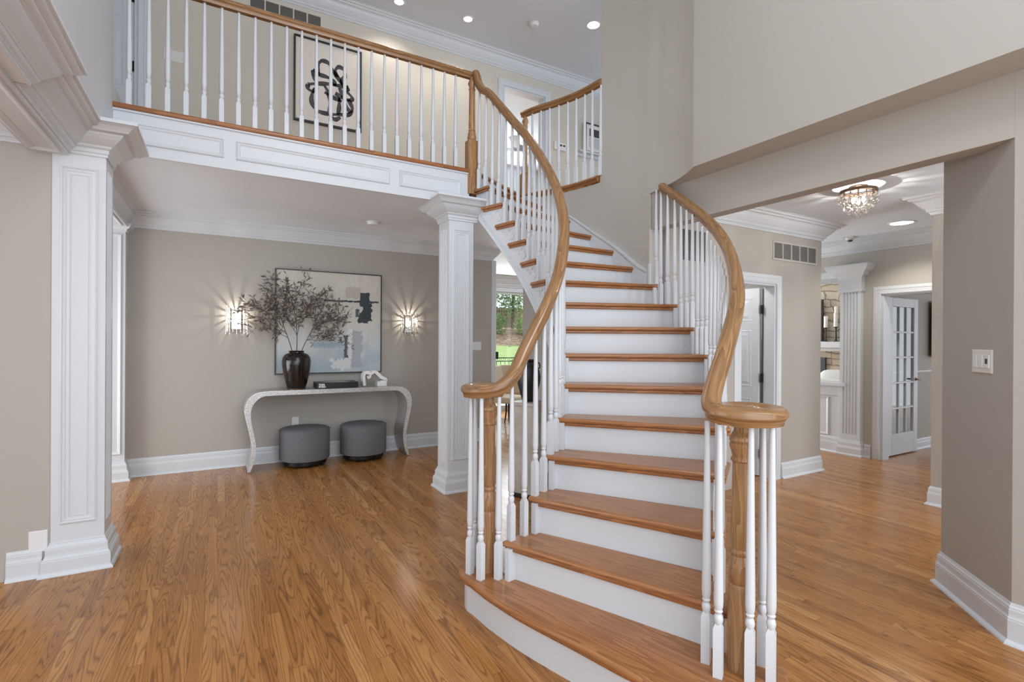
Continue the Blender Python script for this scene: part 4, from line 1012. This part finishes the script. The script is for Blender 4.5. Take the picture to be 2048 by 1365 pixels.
vent('cream air grille high on the upper hall wall above the balcony rail', .27, 1.045, 5.068, 5.215, 6.36, 5, M_UPW)
vent('white grille with dark slots seen through the right stair balusters', 3.50, 3.86, 2.10, 2.41, 3.15, 1, M_WALL, 'd')

# ink drawing upstairs
t = thing('framed_drawing', 'framed ink drawing of looping black brush strokes behind the balcony balusters', 'picture', (1.115, 6.34, 3.925))
bx0, bx1, bz0, bz1 = .735, 1.500, 3.925, 4.905; m = MB()
for q in ((bx0, bx0+.018, bz0, bz1), (bx1-.018, bx1, bz0, bz1), (bx0+.018, bx1-.018, bz0, bz0+.018), (bx0+.018, bx1-.018, bz1-.018, bz1)): m.box(q[0], q[1], 6.315, 6.359, q[2], q[3])
m.build('frame', M_FRAME, t)
MB().box(bx0+.018, bx1-.018, 6.335, 6.355, bz0+.018, bz1-.018).build('paper', M_PAPER, t)
MB().box(bx0+.018, bx1-.018, 6.322, 6.324, bz0+.018, bz1-.018).build('glazing', clear('picture_glass', (1, 1, 1), .05), t)
def U(u, v): return (bx0 + u*(bx1-bx0), 6.334, bz1 - v*(bz1-bz0))
IM = [((240, 590), (340, 950), 1), ]
def I(x, y):   # drawing space: 0..1 across, 0..1 down
    return U(x, y)
strokes = [[(.34, .42), (.34, .30), (.40, .23), (.50, .24), (.58, .33), (.70, .44), (.77, .48), (.80, .52)],
           [(.62, .38), (.60, .30), (.66, .25), (.74, .28), (.74, .36), (.68, .42), (.76, .50)],
           [(.27, .36), (.36, .40), (.48, .41), (.58, .44), (.58, .50)],
           [(.27, .37), (.30, .48), (.34, .49)],
           [(.20, .55), (.32, .52), (.48, .49), (.64, .48), (.80, .47)],
           [(.20, .55), (.20, .60), (.27, .62), (.33, .57)],
           [(.33, .56), (.26, .66), (.26, .77), (.34, .84), (.50, .85), (.66, .83), (.82, .80), (.86, .72), (.80, .62)],
           [(.44, .52), (.50, .60), (.52, .70), (.52, .80), (.53, .86), (.60, .90), (.68, .86)],
           [(.66, .50), (.72, .60), (.78, .72), (.84, .78)],
           [(.60, .58), (.72, .62), (.84, .62), (.85, .58), (.76, .52)],
           [(.66, .62), (.66, .74), (.64, .84)], [(.44, .60), (.58, .64), (.70, .66)]]
for st_ in strokes:
    P = crom([Vector(I(*q)) for q in st_], 7); m = MB(); n_ = len(P); vs = []; ph = rnd.uniform(0, 6)
    for i, p in enumerate(P):
        tt = (P[min(i+1, n_-1)] - P[max(i-1, 0)]).normalized(); s_ = Vector((-tt.z, 0, tt.x)); h = .021 + .006*math.sin(i*.45+ph)
        for a, y in ((h, 6.3338), (-h, 6.3338), (-h, 6.3349), (h, 6.3349)): q = p + s_*a; vs.append((q.x, y, q.z))
    m.add(vs, [(i*4+a, i*4+(a+1) % 4, i*4+4+(a+1) % 4, i*4+4+a) for i in range(n_-1) for a in range(4)] + [(0, 1, 2, 3), (n_*4-4, n_*4-3, n_*4-2, n_*4-1)])
    m.build('brush_stroke', M_INK, t)
# picture on a ledge at the right end of the upper hall
t = thing('framed_print', 'small black framed print leaning on the ledge at the right end of the upper hall', 'picture', (5.16, 6.30, 4.345))
m = MB()
for q in ((4.925, 4.945, 4.345, 4.800), (5.385, 5.405, 4.345, 4.800), (4.945, 5.385, 4.345, 4.365), (4.945, 5.385, 4.780, 4.800)): m.box(q[0], q[1], 6.300, 6.325, q[2], q[3])
m.build('frame', M_FRAME, t); MB().box(4.945, 5.385, 6.312, 6.322, 4.365, 4.780).build('mat_board', M_PAPER, t)
MB().box(5.01, 5.33, 6.309, 6.312, 4.60, 4.72).build('dark_print', M_INK, t); MB().box(5.01, 5.33, 6.309, 6.312, 4.42, 4.585).build('pale_print', M_SILVER, t)
t = thing('picture_ledge', 'white wall ledge carrying the small framed print in the upper hall', 'shelf', (5.2, 6.30, 4.32))
MB().box(4.80, 5.9, 6.27, 6.359, 4.318, 4.344).build('shelf_board', M_TRIM, t, bevel=.003); MB().box(4.80, 5.9, 6.34, 6.359, 4.27, 4.318).build('back_rail', M_TRIM, t)

# bedroom ceiling fan
t = thing('ceiling_fan', 'pale ceiling fan with a lit globe in the bedroom upstairs', 'ceiling fan', (4.90, 8.3, 5.02))
fx, fy = 4.90, 8.3; M_FAN = mat('brushed_grey_fan', (.35, .36, .38), .4)
MB().lathe(fx, fy, [(.06, .42), (.05, .38), (.012, .37), (.012, .10), (.05, .09), (.10, .06), (.11, .0), (.09, -.05), (.05, -.07)], 24, z=5.0).build('motor', M_FAN, t)
for i in range(5):
    a = 2*PI*i/5+.25; u = Vector((math.cos(a), math.sin(a), 0)); v = Vector((-u.y, u.x, .12)).normalized(); m = MB(); c0 = Vector((fx, fy, 4.99))
    m.add([c0+u*.10-v*.03, c0+u*.28-v*.07, c0+u*.66-v*.075, c0+u*.70, c0+u*.66+v*.075, c0+u*.28+v*.07, c0+u*.10+v*.03] + [c0+u*.10-v*.03+Vector((0, 0, .008)), c0+u*.28-v*.07+Vector((0, 0, .008)), c0+u*.66-v*.075+Vector((0, 0, .008)), c0+u*.70+Vector((0, 0, .008)), c0+u*.66+v*.075+Vector((0, 0, .008)), c0+u*.28+v*.07+Vector((0, 0, .008)), c0+u*.10+v*.03+Vector((0, 0, .008))], [(0, 1, 2, 3, 4, 5, 6), (13, 12, 11, 10, 9, 8, 7)] + [(i2, (i2+1) % 7, 7+(i2+1) % 7, 7+i2) for i2 in range(7)])
    m.build('blade', M_FAN, t)
MB().lathe(fx, fy, [(.05, -.07), (.085, -.09), (.09, -.13), (.06, -.17), (.005, -.185)], 20, z=5.0).build('lamp_globe', emis('lit_globe', (1, .97, .92), 4), t)

# ---- breakfast room glimpsed past the stair
t = thing('pedestal', 'pale stone plinth under the curve of the stair', 'pedestal', (2.44, 3.93, 0))
M_STONEP = noisy('travertine', (.40, .36, .31), (.52, .48, .43), 6, .45, 0, .03)
m = MB().obox((2.44, 3.93, .42), .22, .22, .80, rot=.5).build('shaft', M_STONEP, t, bevel=.004)
MB().obox((2.44, 3.93, .832), .25, .25, .03, rot=.5).build('top', M_STONEP, t, bevel=.004); MB().obox((2.44, 3.93, .018), .25, .25, .036, rot=.5).build('foot', M_BLACK, t, bevel=.004)
t = thing('urn', 'matte black urn with little handles on the stone plinth under the stair', 'urn', (2.44, 3.93, .848))
MB().lathe(2.44, 3.93, [(.050, 0), (.055, .004), (.075, .06), (.102, .16), (.108, .22), (.098, .28), (.070, .315), (.062, .325), (.062, .355), (.078, .372), (.074, .378), (.058, .37)], 32, z=.848).build('body', M_FRAME, t)
for s_ in (-1, 1):
    d_ = Vector((.866, -.5, 0))*s_; c0 = Vector((2.44, 3.93, .848))
    MB().tube(crom([c0+d_*.070+Vector((0, 0, .350)), c0+d_*.095+Vector((0, 0, .345)), c0+d_*.10+Vector((0, 0, .31)), c0+d_*.085+Vector((0, 0, .295))], 4), .006, 6).build('handle', M_FRAME, t)
def dining_chair(label, x, y, rz):
    t = thing('dining_chair', label, 'chair', (x, y, 0), None, rz); M_UP = mat('cream_upholstery', (.62, .55, .43), .8)
    def lb(m, name, mt, bv=0): return m.build(name, mt, t, local=True, bevel=bv)
    lb(MB().box(-.24, .24, -.24, .24, .40, .50), 'seat', M_UP, .03)
    m = MB(); vs = []
    for z, y_, w in ((.46, .22, .23), (.70, .27, .24), (.97, .33, .225)):
        vs += [(-w, y_, z), (w, y_, z), (w, y_+.06, z), (-w, y_+.06, z)]
    m.add(vs, [(i*4+a, i*4+(a+1) % 4, i*4+4+(a+1) % 4, i*4+4+a) for i in (0, 1) for a in range(4)] + [(3, 2, 1, 0), (8, 9, 10, 11)]); lb(m, 'backrest', M_UP, .02)
    for sx in (-1, 1):
        for sy in (-1, 1): lb(MB().tube(crom([(sx*.20, sy*.20, .40), (sx*.21, sy*.21, .2), (sx*.22, sy*.25, .0)], 5), [.018 - .0008*i for i in range(11)], 8), 'leg', M_BLACK)
dining_chair('cream upholstered dining chair with dark curved legs in front of the patio door', 4.07, 7.20, .35)
dining_chair('cream dining chair with its back to the window, farther into the breakfast room', 4.55, 8.10, 2.9)

# ---- garden beyond the patio door
M_LAWN = noisy('lawn', (.13, .22, .04), (.24, .34, .09), 5, .9, 0, 0)
struct('ground_lawn', MB().add([(-4, 9.1, .10), (24, 9.1, .10), (24, 14, .40), (-4, 14, .40), (24, 30, 1.05), (-4, 30, 1.05)], [(0, 1, 2, 3), (3, 2, 4, 5)]), M_LAWN)
M_MULCH = noisy('leaf_mulch', (.16, .09, .05), (.36, .24, .15), 2.5, .9, 0, 0)
struct('ground_bank', MB().add([(-10, 30, 1.05), (40, 30, 1.05), (44, 39, 3.0), (-14, 39, 3.0), (48, 60, 5), (-18, 60, 5)], [(0, 1, 2, 3), (3, 2, 4, 5)]), M_MULCH)
t = thing('deck_railing', 'dark iron deck railing with a row of rings outside the patio door', 'railing', (6, 10.5, 0))
m = MB(); 
for z in (.985, .905, .25): m.tube([(4.6, 10.5, z), (7.6, 10.5, z)], .012, 6)
m.build('rail', M_BLACK, t)
m = MB()
for i in range(26):
    x = 4.7+i*.11
    for j in range(12): pass
    m.tube([(x+.036*math.cos(2*PI*q/12), 10.5, .945+.036*math.sin(2*PI*q/12)) for q in range(13)], .005, 4)
tag(m.build('ring', M_BLACK, t), kind='stuff')
m = MB()
for i in range(26): m.tube([(4.645+i*.11, 10.5, .2), (4.645+i*.11, 10.5, .905)], .007, 4)
tag(m.build('picket', M_BLACK, t), kind='stuff')
M_FENCE = noisy('weathered_fence', (.24, .17, .09), (.42, .32, .19), 3, .9, 0, 0)
t = thing('garden_fence', 'brown wooden board fence at the top of the garden bank', 'fence', (20, 38, 2.8))
m = MB()
for i in range(90): x = 9+i*.24; m.box(x, x+.21, 38, 38.04, 2.7, 4.15+.04*(i % 3))
tag(m.build('board', M_FENCE, t), kind='stuff'); MB().box(9, 30.6, 38.04, 38.10, 3.1, 3.2).box(9, 30.6, 38.04, 38.10, 3.8, 3.9).build('cross_rail', M_FENCE, t)
M_GRN = [noisy('leaves_a', (.05, .13, .04), (.22, .36, .10), 3, .8, 0, 0), noisy('leaves_b', (.04, .11, .06), (.14, .27, .14), 3, .8, 0, 0), noisy('leaves_c', (.12, .22, .05), (.38, .50, .16), 3, .8, 0, 0)]
M_BARK = mat('bark', (.16, .11, .08), .9)
def foliage(parent, c, rx, ry, rz_, n_, s_, mt, seed):
    q = random.Random(seed); m = MB()
    for i in range(n_):
        d = Vector((q.gauss(0, 1), q.gauss(0, 1), q.gauss(0, 1))).normalized(); rr_2 = q.uniform(.25, 1)**.5
        p = Vector(c) + Vector((d.x*rx, d.y*ry, d.z*rz_))*rr_2
        a = Vector((q.uniform(-1, 1), q.uniform(-1, 1), q.uniform(-1, 1))).normalized(); b = a.orthogonal().normalized(); w = s_*q.uniform(.5, 1)
        m.add([p-a*w, p+b*w*.5, p+a*w, p-b*w*.5], [(0, 1, 2, 3)])
    return m.build('foliage', mt, parent)
trees = [('tall thin-trunked tree left of centre behind the garden fence', 17.9, 36.0, .10, 0), ('bushy bright green tree beyond the fence at the right of the patio door', 20.9, 36.2, .14, 2), ('dark green tree at the left side of the garden view', 15.3, 41, .16, 1), ('pale tree rising far behind the fence', 22.6, 44, .16, 2), ('tree in the middle distance between the two pale ones', 18.9, 42.5, .15, 1)]
for i, (lb_, x, y, tr, mi) in enumerate(trees):
    zg = 1.05 + (y-30)*.216 if y < 39 else 3.0+(y-39)*.095
    t = thing('tree', lb_, 'tree', (x, y, zg), 'trees beyond the garden')
    MB().tube([(x, y, zg-.1), (x+.05, y, zg+3), (x-.05, y, zg+8)], [tr, tr*.8, tr*.5], 8).build('trunk', M_BARK, t)
    foliage(t, (x, y, zg+3.7), 1.45, 1.35, 3.1, 3400, .16, M_GRN[mi], 40+i)
for i, (lb_, x, y, mi) in enumerate([('round green shrub on the mulch bank at the left of the patio view', 15.6, 33, 1), ('wide leafy shrub on the mulch bank in the middle of the patio view', 18.0, 34, 0), ('light green shrub on the bank at the right of the patio view', 20.7, 33.5, 2)]):
    zg = 1.05+(y-30)*.216; t = thing('shrub', lb_, 'shrub', (x, y, zg), 'shrubs on the garden bank'); foliage(t, (x, y, zg+.7), 1.2, 1.0, .9, 1200, .12, M_GRN[mi], 60+i); MB().tube([(x, y, zg-.1), (x, y, zg+.8)], .05, 6).build('stem', M_BARK, t)

# ---- family room beyond the pass-through
ms = mat('field_stone', (.5, .45, .36), .85); k = N(ms); c = k.coord(); sp_ = k.n('ShaderNodeSeparateXYZ'); k.l(c, sp_.inputs[0])
nz = k.n('ShaderNodeTexNoise', i_Scale=3.2, i_Detail=2); k.l(c, nz.inputs['Vector']); sn = k.n('ShaderNodeSeparateColor'); k.l(nz.outputs['Color'], sn.inputs[0])
cv = k.n('ShaderNodeCombineXYZ'); k.l(k.math('ADD', sp_.outputs[1], k.math('MULTIPLY', sn.outputs[0], .28)), cv.inputs[0]); k.l(k.math('ADD', sp_.outputs[2], k.math('MULTIPLY', sn.outputs[1], .26)), cv.inputs[1])
bt = k.n('ShaderNodeTexBrick', i_Scale=1.0); k.l(cv.outputs[0], bt.inputs['Vector']); bt.offset = .43; bt.squash = 1.5; bt.squash_frequency = 3
for nm_, v_ in (('Brick Width', .27), ('Row Height', .135), ('Mortar Size', .011), ('Mortar Smooth', .4), ('Bias', 0)): bt.inputs[nm_].default_value = v_
bt.inputs['Color1'].default_value = (.70, .64, .53, 1); bt.inputs['Color2'].default_value = (.52, .43, .32, 1); bt.inputs['Mortar'].default_value = (.24, .21, .17, 1)
k.l(k.mix(k.math('MULTIPLY', k.noise(c, 16, 4, .7), .55), bt.outputs['Color'], (.40, .36, .30)), k.b.inputs['Base Color']); k.bump(k.math('SUBTRACT', 1, bt.outputs['Fac']), .8, .04)
t = thing('fireplace', 'fieldstone fireplace with white mantel in the family room past the pass-through', 'fireplace', (9.66, 5.6, 0))
MB().box(9.55, 9.815, 4.75, 7.2, 0, 2.46).build('stone_breast', ms, t)
MB().box(9.33, 9.56, 4.6, 7.35, 1.30, 1.41).box(9.39, 9.56, 4.66, 7.3, 1.24, 1.30).build('mantel', M_TRIM, t, bevel=.006)
M_IRON = mat('blue_black_iron', (.045, .06, .068), .5)
m = MB().box(9.50, 9.56, 5.16, 6.3, 0.35, 1.12); m.build('firebox_surround', M_IRON, t)
MB().box(9.485, 9.505, 5.27, 6.2, .45, 1.0).build('firebox_door', M_DARK, t)
t = thing('mirror', 'dark framed mirror leaning on the mantel', 'mirror', (9.45, 5.55, 1.41))
m = MB()
for y0, y1, z0, z1 in ((5.17, 5.24, 1.41, 2.17), (5.9, 5.97, 1.41, 2.17), (5.24, 5.9, 1.41, 1.48), (5.24, 5.9, 2.10, 2.17)): m.box(9.42, 9.46, y0, y1, z0, z1)
m.build('frame', M_FRAME, t); MB().box(9.44, 9.455, 5.24, 5.9, 1.48, 2.10).build('glass', mat('mirror_glass', (.75, .8, .8), .06, 1), t)
def candle(label, y, h1, h2, x=9.42, rr2=.032):
    t = thing('candlestick', label, 'candle holder', (x, y, 1.411), 'candlesticks on the mantel')
    MB().lathe(x, y, [(.045, 0), (.045, .008), (.014, .018), (.010, .06), (.010, h1-.02), (.035, h1-.008), (.035, h1)], 20, z=1.411).build('holder', M_FRAME, t)
    t2 = thing('candle', label.replace('black iron candlestick', 'white pillar candle'), 'candle', (x, y, 1.411+h1), 'pillar candles on the mantel')
    MB().lathe(x, y, [(rr2, .001), (rr2, h2), (rr2*.8, h2+.004), (.005, h2-.004)], 20, z=1.411+h1).build('wax', mat('white_wax', (.85, .82, .76), .5), t2)
    MB().tube([(x, y, 1.411+h1+h2-.005), (x, y, 1.411+h1+h2+.02)], .0015, 5).build('wick', M_FRAME, t2)
candle('black iron candlestick nearest the dark mirror on the mantel', 5.105, .25, .20)
candle('tallest black iron candlestick at the back of the mantel pair', 4.965, .40, .22, 9.49)
candle('shorter black iron candlestick at the right end of the mantel pair', 4.925, .26, .24, 9.40)
M_SOFA = mat('white_linen', (.80, .79, .77), .85)
t = thing('sofa', 'white sofa back just over the sill of the pass-through', 'sofa', (7.9, 4.6, 0))
MB().box(7.55, 8.35, 3.7, 5.4, .12, .45).build('seat', M_SOFA, t, bevel=.04); MB().box(7.50, 7.74, 3.66, 5.44, .30, .87).build('backrest', M_SOFA, t, bevel=.05)
for a, b in ((7.56, 3.75), (8.28, 3.75), (7.56, 5.35), (8.28, 5.35)): MB().lathe(a, b, [(.02, 0), (.025, .13)], 10).build('leg', M_FRAME, t)
t = thing('pillow', 'striped grey and white pillow on top of the sofa back', 'pillow', (7.82, 4.08, .83))
bm = bmesh.new(); bmesh.ops.create_uvsphere(bm, u_segments=20, v_segments=12, radius=1)
for v in bm.verts: v.co = Vector((v.co.x*.10, math.copysign(abs(v.co.y)**.6, v.co.y)*.24, math.copysign(abs(v.co.z)**.6, v.co.z)*.17))
me = bpy.data.meshes.new('cushion'); bm.to_mesh(me); bm.free(); me.materials.append(M_SOFA); me.polygons.foreach_set('use_smooth', [True]*len(me.polygons))
o = bpy.data.objects.new('cushion', me); COL.objects.link(o); o.parent = t; o.location = (0, 0, 0)
# television on the study wall
t = thing('television', 'thin black wall-mounted television seen edge-on in the study', 'television', (8.9, 3.12, 1.2))
MB().box(8.30, 8.99, 3.085, 3.125, 1.21, 1.96).build('panel', M_FRAME, t, bevel=.004); MB().box(8.33, 8.97, 3.0835, 3.0855, 1.24, 1.93).build('screen', M_BLK, t); MB().box(8.6, 8.8, 3.125, 3.158, 1.4, 1.7).build('bracket', M_BLACK, t)
